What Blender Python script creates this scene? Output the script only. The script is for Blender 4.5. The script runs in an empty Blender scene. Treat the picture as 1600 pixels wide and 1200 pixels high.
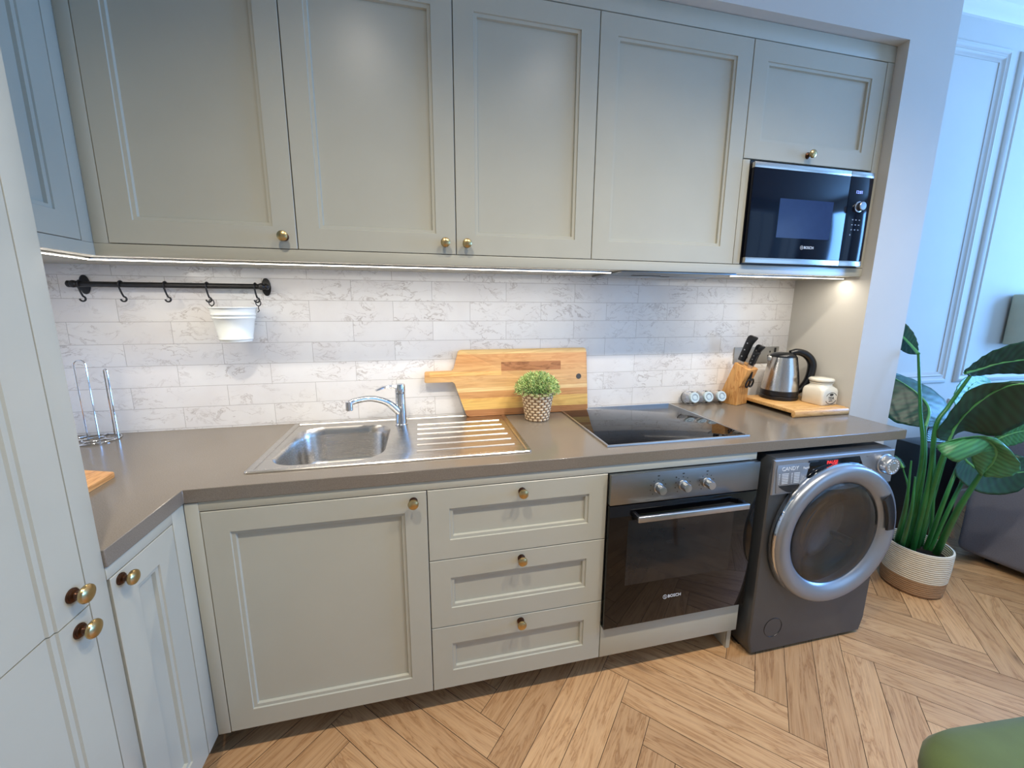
import bpy, bmesh, math, random
from mathutils import Vector, Matrix
random.seed(7)
PI = math.pi
scene = bpy.context.scene
COL = scene.collection

# ------------------------------------------------------------------ camera
def cam_axes(pitch, roll, yaw):
    ca, sa, cb, sb, cc, sc = math.cos(pitch), math.sin(pitch), math.cos(roll), math.sin(roll), math.cos(yaw), math.sin(yaw)
    Rz = Matrix(((cc, -sc, 0), (sc, cc, 0), (0, 0, 1)))
    Rx = Matrix(((1, 0, 0), (0, ca, -sa), (0, sa, ca)))
    Ry = Matrix(((cb, 0, sb), (0, 1, 0), (-sb, 0, cb)))
    return Rz @ Rx @ Ry
CAM = Vector((0.6399, -1.7223, 1.3871))
FPX = 609.05
CR = cam_axes(-0.17703, -0.00567, -0.22089)
cd = bpy.data.cameras.new('camera')
cd.sensor_width = 36.0
cd.lens = FPX / 1600 * 36.0
cd.shift_x = 1.876 / 1600
cd.shift_y = -13.06 / 1600
cd.clip_start = 0.02
co = bpy.data.objects.new('camera', cd)
COL.objects.link(co)
mw = Matrix.Identity(4)
for i in range(3):
    mw[i][0] = CR[i][0]; mw[i][1] = CR[i][2]; mw[i][2] = -CR[i][1]; mw[i][3] = CAM[i]
co.matrix_world = mw
scene.camera = co

# ------------------------------------------------------------------ light
scene.view_settings.view_transform = 'Standard'
scene.view_settings.look = 'None'
scene.view_settings.exposure = 0.0
scene.view_settings.gamma = 1.0
scene.view_settings.use_curve_mapping = False
wd = bpy.data.worlds.new('sky')
scene.world = wd
wd.use_nodes = True
wd.node_tree.nodes['Background'].inputs[0].default_value = (0.42, 0.66, 1.0, 1)
wd.node_tree.nodes['Background'].inputs[1].default_value = 2.0

def area_light(name, loc, rot, sx, sy, power, color, parent=None, spread=PI):
    l = bpy.data.lights.new(name, 'AREA')
    l.shape = 'RECTANGLE'; l.size = sx; l.size_y = sy
    l.energy = power; l.color = color; l.spread = spread
    o = bpy.data.objects.new(name, l)
    COL.objects.link(o)
    o.location = loc; o.rotation_euler = rot
    return o
# daylight entering through the windows behind the camera, to the right
area_light('window_daylight', (4.5, -3.52, 1.55), (PI/2, 0, 0), 2.6, 2.1, 14, (0.22, 0.50, 1.0))
area_light('window_daylight', (6.12, -1.35, 1.75), (PI/2, 0, PI/2), 1.3, 1.7, 205, (0.16, 0.43, 1.0))
DOWNLIGHTS = [(0.35, -1.55), (1.45, -1.55), (2.10, -1.55)]
for dx, dy in DOWNLIGHTS:
    l = bpy.data.lights.new('downlight_lamp', 'SPOT')
    l.energy = 92; l.color = (1.0, 0.90, 0.77); l.spot_size = math.radians(124); l.spot_blend = 0.7
    l.shadow_soft_size = 0.05
    o = bpy.data.objects.new('downlight_lamp', l); COL.objects.link(o)
    o.location = (dx, dy, 2.97)

# ------------------------------------------------------------------ materials
MATS = {}
def lin(c):
    c = c / 255.0
    return c / 12.92 if c <= 0.04045 else ((c + 0.055) / 1.055) ** 2.4
def rgb(r, g, b): return (lin(r), lin(g), lin(b), 1.0)
class NT:
    def __init__(s, name):
        m = bpy.data.materials.new(name); m.use_nodes = True
        s.m = m; s.t = m.node_tree; s.n = s.t.nodes; s.l = s.t.links
        s.b = s.n['Principled BSDF']
        MATS[name] = m
    def node(s, ty, **kw):
        n = s.n.new(ty)
        for k, v in kw.items():
            if k.startswith('_'): setattr(n, k[1:], v)
            else: n.inputs[k.replace('__', ' ')].default_value = v
        return n
    def link(s, a, b): s.l.new(a, b)
    def ramp(s, fac, stops, interp='LINEAR'):
        r = s.n.new('ShaderNodeValToRGB'); r.color_ramp.interpolation = interp
        e = r.color_ramp.elements
        e[0].position, e[0].color = stops[0]; e[1].position, e[1].color = stops[-1]
        for p, c in stops[1:-1]:
            x = e.new(p); x.color = c
        s.link(fac, r.inputs[0]); return r
    def mix(s, fac, a, b, mode='MIX'):
        m = s.n.new('ShaderNodeMix'); m.data_type = 'RGBA'; m.blend_type = mode
        for sock, val in ((m.inputs[0], fac), (m.inputs[6], a), (m.inputs[7], b)):
            if hasattr(val, 'links') or hasattr(val, 'is_linked'): s.link(val, sock)
            else: sock.default_value = val
        return m.outputs[2]
    def math(s, op, a, b=None, c=None):
        m = s.n.new('ShaderNodeMath'); m.operation = op
        for i, val in enumerate((a, b, c)):
            if val is None: continue
            if hasattr(val, 'is_linked'): s.link(val, m.inputs[i])
            else: m.inputs[i].default_value = val
        return m.outputs[0]
    def coords(s, which='Object', scale=(1, 1, 1), loc=(0, 0, 0), rot=(0, 0, 0)):
        tc = s.n.new('ShaderNodeTexCoord'); mp = s.n.new('ShaderNodeMapping')
        mp.inputs['Scale'].default_value = scale; mp.inputs['Location'].default_value = loc; mp.inputs['Rotation'].default_value = rot
        s.link(tc.outputs[which], mp.inputs[0]); return mp.outputs[0]
    def bump(s, h, strength=0.2, dist=0.001):
        b = s.n.new('ShaderNodeBump'); b.inputs['Strength'].default_value = strength; b.inputs['Distance'].default_value = dist
        s.link(h, b.inputs['Height']); s.link(b.outputs[0], s.b.inputs['Normal'])
    def noise(s, vec, scale, detail=4, rough=0.55, dist=0.0):
        n = s.n.new('ShaderNodeTexNoise'); n.inputs['Scale'].default_value = scale; n.inputs['Detail'].default_value = detail
        n.inputs['Roughness'].default_value = rough; n.inputs['Distortion'].default_value = dist
        s.link(vec, n.inputs['Vector']); return n.outputs['Fac']
def plain(name, c, rough=0.5, metal=0.0, spec=0.5, var=0.0, vscale=30, bump=0.0, bscale=300, coat=0.0, emit=None, estr=0):
    t = NT(name)
    t.b.inputs['Base Color'].default_value = c
    t.b.inputs['Roughness'].default_value = rough
    t.b.inputs['Metallic'].default_value = metal
    t.b.inputs['Specular IOR Level'].default_value = spec
    t.b.inputs['Coat Weight'].default_value = coat
    v = t.coords()
    if var:
        f = t.noise(v, vscale)
        d = (c[0] * (1 - var), c[1] * (1 - var), c[2] * (1 - var), 1); e = (min(1, c[0] * (1 + var)), min(1, c[1] * (1 + var)), min(1, c[2] * (1 + var)), 1)
        r = t.ramp(f, [(0.3, d), (0.7, e)]); t.link(r.outputs[0], t.b.inputs['Base Color'])
    if bump:
        t.bump(t.noise(v, bscale, 2), bump, 0.0006)
    if emit:
        t.b.inputs['Emission Color'].default_value = emit; t.b.inputs['Emission Strength'].default_value = estr
    return t.m
PAINT = plain('sage_grey_lacquer', rgb(178, 175, 158), 0.27, var=0.02, vscale=6, bump=0.10, bscale=900)
WHITE = plain('white_wall_paint', rgb(200, 197, 188), 0.75, var=0.02, vscale=3, bump=0.08, bscale=250)
CEIL = plain('white_ceiling_paint', rgb(232, 230, 225), 0.8, var=0.01, vscale=3)
DARKV = plain('dark_grey_board', rgb(70, 68, 64), 0.8, var=0.1)  # plain dark grey for the slab under the planks
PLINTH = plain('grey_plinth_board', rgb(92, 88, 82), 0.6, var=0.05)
BRASS = plain('aged_brass', rgb(192, 166, 116), 0.28, metal=1.0, var=0.12, vscale=60)
BRONZE = plain('dark_bronze', rgb(92, 66, 52), 0.35, metal=1.0, var=0.15, vscale=80)
BLACK = plain('black_iron', rgb(22, 22, 24), 0.42, var=0.2, vscale=60, bump=0.15)
BPLAST = plain('black_plastic', rgb(18, 19, 22), 0.28, var=0.1)
BGLASS = plain('black_glass', rgb(6, 6, 8), 0.04, var=0.1, spec=0.35)
BWIN = plain('dark_oven_window_glass', rgb(34, 32, 30), 0.06, var=0.1, spec=0.4)
MWIN = plain('microwave_window_blue_reflection', rgb(42, 60, 96), 0.12, var=0.05, spec=0.3)  # blue of the reflected room painted into the window's base colour
MGLASS = plain('blue_black_microwave_glass', rgb(6, 11, 27), 0.09, spec=0.2, var=0.05)
CHROME = plain('polished_chrome', rgb(215, 218, 222), 0.07, metal=1.0, var=0.02)
SATIN = plain('satin_aluminium', rgb(186, 188, 190), 0.28, metal=1.0, var=0.03)
ENAMEL = plain('white_enamelled_metal', rgb(228, 232, 226), 0.25, var=0.01)
CERAM = plain('cream_glazed_ceramic', rgb(232, 228, 212), 0.16, var=0.02, coat=0.4)
SOIL = plain('dark_potting_soil', rgb(38, 30, 24), 0.95, var=0.4, vscale=120, bump=0.8, bscale=120)
INK = plain('black_print', rgb(40, 38, 36), 0.5, var=0.05)
WPRINT = plain('white_print', rgb(225, 230, 235), 0.4, var=0.02)
GPRINT = plain('grey_print', rgb(130, 134, 140), 0.5, var=0.02)
LIDP = plain('frosted_pale_blue_lid', rgb(196, 214, 220), 0.25, var=0.06, vscale=60)
GREENV = plain('green_velvet', rgb(82, 96, 50), 0.9, var=0.12, vscale=9, bump=0.4, bscale=500)
GREENV.node_tree.nodes['Principled BSDF'].inputs['Sheen Weight'].default_value = 0.1
SOFA = plain('grey_woven_upholstery', rgb(112, 112, 120), 0.95, var=0.12, vscale=260, bump=0.6, bscale=700)
SOFAD = plain('dark_grey_upholstery', rgb(66, 68, 76), 0.95, var=0.12, vscale=260, bump=0.6, bscale=700)
BEIGE = plain('beige_linen_shade', rgb(196, 188, 160), 0.9, var=0.03, vscale=20, bump=0.3, bscale=600)
WASH = plain('anthracite_washer_body', rgb(92, 95, 97), 0.33, metal=0.7, var=0.04, vscale=4)
WFASC = plain('silver_grey_fascia', rgb(150, 155, 162), 0.32, metal=0.7, var=0.02, vscale=4)
DRUM = plain('washer_drum_steel', rgb(90, 92, 95), 0.35, metal=1.0, var=0.1, vscale=20)
CLOTH = plain('wet_blue_laundry', rgb(72, 84, 100), 0.9, var=0.5, vscale=14, bump=0.5, bscale=60)
REDLED = plain('red_led_digits', rgb(60, 5, 5), 0.5, emit=(1.0, 0.03, 0.02, 1), estr=1.6)
BLUELED = plain('blue_led_digits', rgb(10, 10, 60), 0.5, emit=(0.25, 0.35, 1.0, 1), estr=2.2)
LEDM = plain('lit_led_diffuser', rgb(255, 250, 240), 0.5, emit=(1.0, 0.93, 0.80, 1), estr=9.0)
LAMPM = plain('lit_downlight_lens', rgb(255, 250, 240), 0.5, emit=(1.0, 0.88, 0.72, 1), estr=25.0)
REDSW = plain('red_rocker_switch', rgb(150, 60, 35), 0.4, var=0.05)
GROUT = None

def steel(name, c, rough, axis, sc=140):
    t = NT(name)
    t.b.inputs['Metallic'].default_value = 1.0
    s = [sc, sc, sc]; s[axis] = 1.5
    v = t.coords(scale=tuple(s))
    f = t.noise(v, 3, 3)
    r = t.ramp(f, [(0.25, (c[0] * .94, c[1] * .94, c[2] * .94, 1)), (0.75, c)])
    t.link(r.outputs[0], t.b.inputs['Base Color'])
    q = t.ramp(f, [(0.2, (rough * .92,) * 3 + (1,)), (0.8, (rough * 1.1,) * 3 + (1,))])
    t.link(q.outputs[0], t.b.inputs['Roughness'])
    t.bump(f, 0.004, 0.0002)
    return t.m
STEELX = steel('brushed_steel_sideways', rgb(196, 192, 186), 0.26, 0)
STEELZ = steel('brushed_steel_upright', rgb(205, 200, 192), 0.26, 2)
PLATE = plain('satin_socket_plate', rgb(176, 174, 168), 0.55, metal=0.6, var=0.02)
STEELO = steel('brushed_steel_oven_front', rgb(142, 146, 148), 0.34, 0)

def glass(name, tint=(1, 1, 1, 1), rough=0.0):
    t = NT(name)
    t.b.inputs['Base Color'].default_value = tint
    t.b.inputs['Transmission Weight'].default_value = 1.0
    t.b.inputs['Roughness'].default_value = rough
    t.b.inputs['IOR'].default_value = 1.45
    v = t.coords(); t.bump(t.noise(v, 40, 2), 0.02, 0.0002)
    return t.m
GLASS = glass('clear_glass')
GLASSW = glass('smoked_door_glass', (0.72, 0.76, 0.80, 1))

# marble tile, laid in a half bond
t = NT('marble_wall_tile')
tc = t.node('ShaderNodeTexCoord'); sp = t.node('ShaderNodeSeparateXYZ'); t.link(tc.outputs['Object'], sp.inputs[0])
cb = t.node('ShaderNodeCombineXYZ')
t.link(t.math('ADD', t.math('ADD', sp.outputs[0], sp.outputs[1]), -1.165), cb.inputs[0]); t.link(t.math('ADD', sp.outputs[2], -0.906), cb.inputs[1])
bk = t.node('ShaderNodeTexBrick')
bk.offset = 0.5; bk.offset_frequency = 2; bk.squash = 1.0
for k, v in (('Scale', 1.0), ('Mortar Size', 0.0009), ('Mortar Smooth', 0.3), ('Brick Width', 0.3225), ('Row Height', 0.083), ('Bias', 0.0)): bk.inputs[k].default_value = v
bk.inputs['Color1'].default_value = (0, 0, 0, 1); bk.inputs['Color2'].default_value = (1, 1, 1, 1); bk.inputs['Mortar'].default_value = (0.5, 0.5, 0.5, 1)
t.link(cb.outputs[0], bk.inputs['Vector'])
# every tile gets its own offset in the marble
off = t.node('ShaderNodeVectorMath', _operation='SCALE'); t.link(bk.outputs['Color'], off.inputs[0]); off.inputs['Scale'].default_value = 9.0
ad = t.node('ShaderNodeVectorMath', _operation='ADD'); t.link(cb.outputs[0], ad.inputs[0]); t.link(off.outputs[0], ad.inputs[1])
warp = t.node('ShaderNodeTexNoise'); warp.inputs['Scale'].default_value = 9; warp.inputs['Detail'].default_value = 5; t.link(ad.outputs[0], warp.inputs['Vector'])
w2 = t.node('ShaderNodeVectorMath', _operation='SCALE'); t.link(warp.outputs['Color'], w2.inputs[0]); w2.inputs['Scale'].default_value = 0.10
a2 = t.node('ShaderNodeVectorMath', _operation='ADD'); t.link(ad.outputs[0], a2.inputs[0]); t.link(w2.outputs[0], a2.inputs[1])
mp = t.node('ShaderNodeMapping'); mp.inputs['Rotation'].default_value = (0, 0, 0.6); mp.inputs['Scale'].default_value = (1, 2.4, 1); t.link(a2.outputs[0], mp.inputs[0])
n1 = t.noise(mp.outputs[0], 9, 6, 0.62, 0.6)
vein = t.math('ABSOLUTE', t.math('SUBTRACT', n1, 0.5))
vr = t.ramp(vein, [(0.0, (1, 1, 1, 1)), (0.008, (0.6, 0.6, 0.6, 1)), (0.022, (0, 0, 0, 1))])
n2 = t.noise(ad.outputs[0], 7, 3)
msk = t.ramp(n2, [(0.42, (0, 0, 0, 1)), (0.62, (1, 1, 1, 1))])
vm = t.mix(1.0, vr.outputs[0], msk.outputs[0], 'MULTIPLY')
cloud = t.ramp(t.noise(ad.outputs[0], 5, 5), [(0.3, rgb(233, 230, 227)), (0.7, rgb(242, 241, 238))])
c1 = t.mix(vm, cloud.outputs[0], rgb(190, 183, 177))
c2 = t.mix(bk.outputs['Fac'], c1, rgb(186, 182, 176))
t.link(c2, t.b.inputs['Base Color'])
t.b.inputs['Roughness'].default_value = 0.16
inv = t.math('SUBTRACT', 1.0, bk.outputs['Fac']); t.bump(inv, 0.5, 0.0012)
TILE = t.m

# engineered stone worktop
t = NT('taupe_quartz_worktop')
v = t.coords()
f1 = t.noise(v, 420, 2); f2 = t.noise(v, 3.5, 5)
r1 = t.ramp(f1, [(0.35, rgb(116, 107, 94)), (0.65, rgb(129, 119, 106))])
r2 = t.ramp(f2, [(0.3, (0.93, 0.93, 0.93, 1)), (0.7, (1, 1, 1, 1))])
t.link(t.mix(1.0, r1.outputs[0], r2.outputs[0], 'MULTIPLY'), t.b.inputs['Base Color'])
t.b.inputs['Roughness'].default_value = 0.17
STONE = t.m

# oak floor: each plank brings its own UV run and random tint
t = NT('oak_herringbone_plank')
uv = t.node('ShaderNodeUVMap', _uv_map='UVMap'); at = t.node('ShaderNodeAttribute', _attribute_name='plank_tint')
sp = t.node('ShaderNodeSeparateColor'); t.link(at.outputs['Color'], sp.inputs[0])
mp = t.node('ShaderNodeMapping'); mp.inputs['Scale'].default_value = (1.1, 11, 1); t.link(uv.outputs[0], mp.inputs[0])
g1 = t.noise(mp.outputs[0], 1.6, 6, 0.6, 0.9)
rg = t.math('FRACT', t.math('MULTIPLY', g1, 7.0))
rr = t.ramp(rg, [(0.0, rgb(170, 128, 86)), (0.14, rgb(196, 156, 112)), (0.55, rgb(208, 168, 122)), (0.90, rgb(194, 152, 106)), (1.0, rgb(170, 128, 86))])
mp2 = t.node('ShaderNodeMapping'); mp2.inputs['Scale'].default_value = (5, 260, 1); t.link(uv.outputs[0], mp2.inputs[0])
g2 = t.noise(mp2.outputs[0], 1.0, 3)
r2 = t.ramp(g2, [(0.3, (0.88, 0.86, 0.84, 1)), (0.65, (1.05, 1.04, 1.03, 1))])
c = t.mix(1.0, rr.outputs[0], r2.outputs[0], 'MULTIPLY')
tint = t.ramp(sp.outputs[0], [(0.0, (0.82, 0.78, 0.74, 1)), (0.5, (0.94, 0.92, 0.90, 1)), (1.0, (1.08, 1.06, 1.03, 1))])
c = t.mix(1.0, c, tint.outputs[0], 'MULTIPLY')
mp3 = t.node('ShaderNodeMapping'); mp3.inputs['Scale'].default_value = (2.3, 8.0, 1); t.link(uv.outputs[0], mp3.inputs[0])
vo = t.node('ShaderNodeTexVoronoi'); vo.inputs['Scale'].default_value = 1.3; t.link(mp3.outputs[0], vo.inputs['Vector'])
kn = t.math('ADD', vo.outputs['Distance'], t.math('MULTIPLY', t.noise(mp2.outputs[0], 0.6, 3), 0.10))
kr = t.ramp(kn, [(0.05, (1, 1, 1, 1)), (0.11, (0.55, 0.55, 0.55, 1)), (0.26, (0, 0, 0, 1))])
sel = t.node('ShaderNodeSeparateColor'); t.link(vo.outputs['Color'], sel.inputs[0])
sr = t.math('GREATER_THAN', sel.outputs[0], 0.62)
c = t.mix(t.math('MULTIPLY', t.math('MULTIPLY', kr.outputs[0], sr), 0.75), c, rgb(78, 52, 34))
t.link(c, t.b.inputs['Base Color']); t.b.inputs['Roughness'].default_value = 0.42
t.bump(g2, 0.12, 0.0006)
OAK = t.m

def wood(name, base, dark, axis, sc=1.0, rough=0.42, strips=None, ring=6.0):
    """strips: (axis, [(pos, colour)...]) constant bands of glued staves in metres"""
    t = NT(name)
    s = [14 * sc] * 3; s[axis] = 1.4 * sc
    v = t.coords(scale=tuple(s))
    g = t.noise(v, 1.7, 6, 0.6, 0.8)
    f = t.math('FRACT', t.math('MULTIPLY', g, ring))
    r = t.ramp(f, [(0.0, dark), (0.25, base), (0.75, base), (1.0, dark)])
    out = r.outputs[0]
    if strips:
        ax, stops = strips
        tc = t.node('ShaderNodeTexCoord'); q = t.node('ShaderNodeSeparateXYZ'); t.link(tc.outputs['Object'], q.inputs[0])
        z = t.math('ADD', t.math('MULTIPLY', q.outputs[ax], 1.0 / 0.3), t.math('MULTIPLY', t.noise(v, 0.6, 2), 0.02))
        rr = t.ramp(z, stops, 'CONSTANT')
        out = t.mix(0.5, rr.outputs[0], t.mix(1.0, rr.outputs[0], out, 'MULTIPLY'))
    s2 = [260] * 3; s2[axis] = 8
    fine = t.ramp(t.noise(t.coords(scale=tuple(s2)), 1.0, 2), [(0.3, (0.86, 0.84, 0.82, 1)), (0.7, (1.05, 1.05, 1.05, 1))])
    t.link(t.mix(1.0, out, fine.outputs[0], 'MULTIPLY'), t.b.inputs['Base Color'])
    t.b.inputs['Roughness'].default_value = rough
    return t.m
BAMBOO = wood('bamboo_board_wood', rgb(222, 176, 112), rgb(196, 146, 84), 0, 1.2, strips=None)
BLOCKW = wood('acacia_block_wood', rgb(224, 168, 100), rgb(196, 130, 68), 2, 1.2)
BOARDW = wood('laminated_acacia_wood', rgb(255, 250, 240), rgb(224, 196, 166), 0, 0.8, rough=0.4, strips=(2, [
    (0.0, rgb(196, 140, 92)), (0.11, rgb(246, 204, 122)), (0.28, rgb(220, 168, 112)), (0.38, rgb(248, 216, 158)), (0.44, rgb(226, 184, 128)),
    (0.60, rgb(220, 174, 118)), (0.76, rgb(212, 162, 108)), (0.93, rgb(242, 206, 142))]))
SMALLB = wood('small_board_wood', rgb(226, 168, 104), rgb(196, 132, 70), 1, 1.0)

# woven basket materials
def weave(name, c1, c2, su, sv, split=None, c3=None):
    t = NT(name)
    tc = t.node('ShaderNodeTexCoord'); q = t.node('ShaderNodeSeparateXYZ'); t.link(tc.outputs['Object'], q.inputs[0])
    ang = t.math('MULTIPLY', t.math('ARCTAN2', q.outputs[1], q.outputs[0]), su)
    row = t.math('MULTIPLY', q.outputs[2], sv)
    fl = t.math('FLOOR', row); fr = t.math('FRACT', row)
    a = t.math('SINE', t.math('ADD', ang, t.math('MULTIPLY', fl, PI)))
    b = t.math('SINE', t.math('MULTIPLY', fr, PI))
    h = t.math('MULTIPLY', t.math('ADD', t.math('MULTIPLY', a, 0.5), 0.5), b)
    r = t.ramp(h, [(0.0, c2), (0.35, c1), (1.0, c1)])
    out = r.outputs[0]
    if split:
        g = t.math('GREATER_THAN', q.outputs[2], split)
        alt = t.mix(1.0, out, c3, 'MULTIPLY'); out = t.mix(g, alt, out)
    t.link(out, t.b.inputs['Base Color']); t.b.inputs['Roughness'].default_value = 0.85
    t.bump(h, 0.8, 0.004)
    return t.m
WICKER = weave('woven_rush', rgb(232, 206, 168), rgb(120, 84, 50), 15, 80)

def rope(name, c1, c2, split=None, c3=None):
    t = NT(name)
    tc = t.node('ShaderNodeTexCoord'); q = t.node('ShaderNodeSeparateXYZ'); t.link(tc.outputs['Object'], q.inputs[0])
    fr = t.math('FRACT', t.math('MULTIPLY', q.outputs[2], 95)); b = t.math('SINE', t.math('MULTIPLY', fr, PI))
    v = t.coords(scale=(30, 30, 260)); n = t.noise(v, 1, 3)
    r = t.ramp(t.math('ADD', t.math('MULTIPLY', b, 0.4), t.math('MULTIPLY', n, 0.6)), [(0.2, c2), (0.6, c1)])
    out = r.outputs[0]
    if split:
        g = t.math('GREATER_THAN', q.outputs[2], split)
        r3 = t.ramp(n, [(0.3, c3), (0.7, (c3[0] * 1.4, c3[1] * 1.4, c3[2] * 1.4, 1))]); out = t.mix(g, r3.outputs[0], out)
    t.link(out, t.b.inputs['Base Color']); t.b.inputs['Roughness'].default_value = 0.9
    t.bump(b, 0.7, 0.004)
    return t.m
ROPE = rope('cotton_rope_two_tone', rgb(222, 212, 190), rgb(184, 168, 138), 0.086, rgb(150, 116, 82))

def leafmat(name, c1, c2, rough=0.46):
    t = NT(name)
    uv = t.node('ShaderNodeUVMap', _uv_map='UVMap'); q = t.node('ShaderNodeSeparateXYZ'); t.link(uv.outputs[0], q.inputs[0])
    # v = 0 at midrib, u along; ribs run obliquely from the midrib
    a = t.math('SUBTRACT', t.math('MULTIPLY', q.outputs[0], 130.0), t.math('MULTIPLY', q.outputs[1], 16.0))
    w = t.math('ADD', t.math('MULTIPLY', t.math('SINE', a), 0.5), 0.5)
    r = t.ramp(w, [(0.0, c1), (1.0, c2)])
    n = t.ramp(t.noise(t.coords(), 9, 4), [(0.3, (0.92, 0.92, 0.92, 1)), (0.7, (1.06, 1.06, 1.06, 1))])
    c = t.mix(1.0, r.outputs[0], n.outputs[0], 'MULTIPLY')
    t.link(c, t.b.inputs['Base Color']); t.b.inputs['Roughness'].default_value = rough
    t.bump(w, 0.14, 0.002)
    return t.m
LEAF = leafmat('banana_like_leaf', rgb(15, 56, 38), rgb(22, 72, 48))
LEAFL = leafmat('fresh_light_leaf', rgb(48, 110, 64), rgb(66, 136, 82))
RIB = plain('pale_leaf_rib', rgb(84, 150, 84), 0.4, var=0.1, vscale=20)
STEM = plain('green_leaf_stalk', rgb(44, 112, 52), 0.4, var=0.2, vscale=12)
HERB = plain('fine_green_sprigs', rgb(196, 216, 140), 0.6, var=0.35, vscale=45)
HERBD = plain('dark_green_sprigs', rgb(96, 138, 68), 0.7, var=0.3, vscale=45)

# ------------------------------------------------------------------ mesh helpers
def P(px, py, y):
    """the point of the room seen at a spot of the frame, at distance plane y"""
    d = CR @ Vector(((px - 798.124) / FPX, 1.0, -(py - 586.94) / FPX))
    return CAM + d * ((y - CAM.y) / d.y)
class B:
    def __init__(s): s.bm = bmesh.new(); s.mi = 0
    def mat(s, i): s.mi = i; return s
    def _fin(s, faces, mi=None):
        for f in faces: f.material_index = s.mi if mi is None else mi
    def face(s, pts):
        f = s.bm.faces.new([s.bm.verts.new(p) for p in pts]); s._fin([f]); return f
    def box(s, x0, x1, y0, y1, z0, z1, bev=0.0, seg=2, M=None):
        if x0 > x1: x0, x1 = x1, x0
        if y0 > y1: y0, y1 = y1, y0
        vs = [s.bm.verts.new(Vector(p)) for p in ((x0, y0, z0), (x1, y0, z0), (x1, y1, z0), (x0, y1, z0), (x0, y0, z1), (x1, y0, z1), (x1, y1, z1), (x0, y1, z1))]
        fs = [s.bm.faces.new([vs[i] for i in q]) for q in ((0, 3, 2, 1), (4, 5, 6, 7), (0, 1, 5, 4), (1, 2, 6, 5), (2, 3, 7, 6), (3, 0, 4, 7))]
        s._fin(fs)
        if M is not None:
            for v in vs: v.co = M @ v.co
        if bev > 0:
            es = list({e for f in fs for e in f.edges})
            r = bmesh.ops.bevel(s.bm, geom=es, offset=bev, segments=seg, profile=0.5, affect='EDGES')
            s._fin(r['faces'])
        return s
    def loops(s, loops, cap0=False, cap1=False, closed=True):
        rows = [[s.bm.verts.new(Vector(p)) for p in l] for l in loops]
        n = len(rows[0]); fs = []
        for a, b in zip(rows[:-1], rows[1:]):
            for i in range(n if closed else n - 1):
                j = (i + 1) % n
                try: fs.append(s.bm.faces.new((a[i], a[j], b[j], b[i])))
                except ValueError: pass
        if cap0: fs.append(s.bm.faces.new(rows[0][::-1]))
        if cap1: fs.append(s.bm.faces.new(rows[-1]))
        s._fin(fs); return s
    def lathe(s, prof, c=(0, 0, 0), ax=(0, 0, 1), seg=32, cap0=True, cap1=True, ref=None):
        c = Vector(c); ax = Vector(ax).normalized()
        r0 = Vector(ref) if ref else (Vector((1, 0, 0)) if abs(ax.x) < 0.9 else Vector((0, 1, 0)))
        u = (r0 - ax * r0.dot(ax)).normalized(); v = ax.cross(u)
        L = [[c + ax * h + (u * math.cos(2 * PI * k / seg) + v * math.sin(2 * PI * k / seg)) * max(r, 1e-5) for k in range(seg)] for r, h in prof]
        return s.loops(L, cap0, cap1)
    def tube(s, pts, r, seg=10, closed=False, cap=True):
        pts = [Vector(p) for p in pts]; n = len(pts)
        rs = r if isinstance(r, (list, tuple)) else [r] * n
        T = []
        for i in range(n):
            a = pts[(i - 1) % n] if (closed or i > 0) else pts[i]; b = pts[(i + 1) % n] if (closed or i < n - 1) else pts[i]
            T.append((b - a).normalized())
        u = T[0].orthogonal().normalized(); L = []
        for i in range(n):
            u = (u - T[i] * u.dot(T[i])).normalized(); v = T[i].cross(u)
            L.append([pts[i] + (u * math.cos(2 * PI * k / seg) + v * math.sin(2 * PI * k / seg)) * rs[i] for k in range(seg)])
        if closed:
            rows = [[s.bm.verts.new(p) for p in l] for l in L]
            # match the seam
            best = min(range(seg), key=lambda o: (rows[-1][0].co - rows[0][o].co).length)
            fs = []
            for a in range(n - 1):
                for i in range(seg):
                    j = (i + 1) % seg; fs.append(s.bm.faces.new((rows[a][i], rows[a][j], rows[a + 1][j], rows[a + 1][i])))
            for i in range(seg):
                j = (i + 1) % seg; fs.append(s.bm.faces.new((rows[-1][i], rows[-1][j], rows[0][(j + best) % seg], rows[0][(i + best) % seg])))
            s._fin(fs); return s
        return s.loops(L, cap, cap)
    def panel(s, o, u, v, n, w, h, prof, cap=True):
        """rectangular loops (inset, out) along plane u,v with outward normal n"""
        o, u, v, n = Vector(o), Vector(u), Vector(v), Vector(n)
        L = []
        for ins, out in prof:
            L.append([o + u * a + v * b + n * out for a, b in ((ins, ins), (w - ins, ins), (w - ins, h - ins), (ins, h - ins))])
        return s.loops(L, True, cap)
    def prism(s, poly, ax0, ax1, plane='xz', bev=0.0):
        """polygon extruded; plane xz -> along y, xy -> along z, yz -> along x"""
        def pt(a, b, c):
            return {'xz': (a, c, b), 'xy': (a, b, c), 'yz': (c, a, b)}[plane]
        v0 = [s.bm.verts.new(Vector(pt(a, b, ax0))) for a, b in poly]; v1 = [s.bm.verts.new(Vector(pt(a, b, ax1))) for a, b in poly]
        n = len(poly); fs = [s.bm.faces.new(v0[::-1]), s.bm.faces.new(v1)]
        for i in range(n):
            j = (i + 1) % n; fs.append(s.bm.faces.new((v0[i], v0[j], v1[j], v1[i])))
        s._fin(fs)
        if bev > 0:
            es = list({e for f in fs[:2] for e in f.edges})
            r = bmesh.ops.bevel(s.bm, geom=es, offset=bev, segments=2, profile=0.5, affect='EDGES'); s._fin(r['faces'])
        return s
    def xf(s, M):
        for v in s.bm.verts: v.co = M @ v.co
        return s

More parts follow.
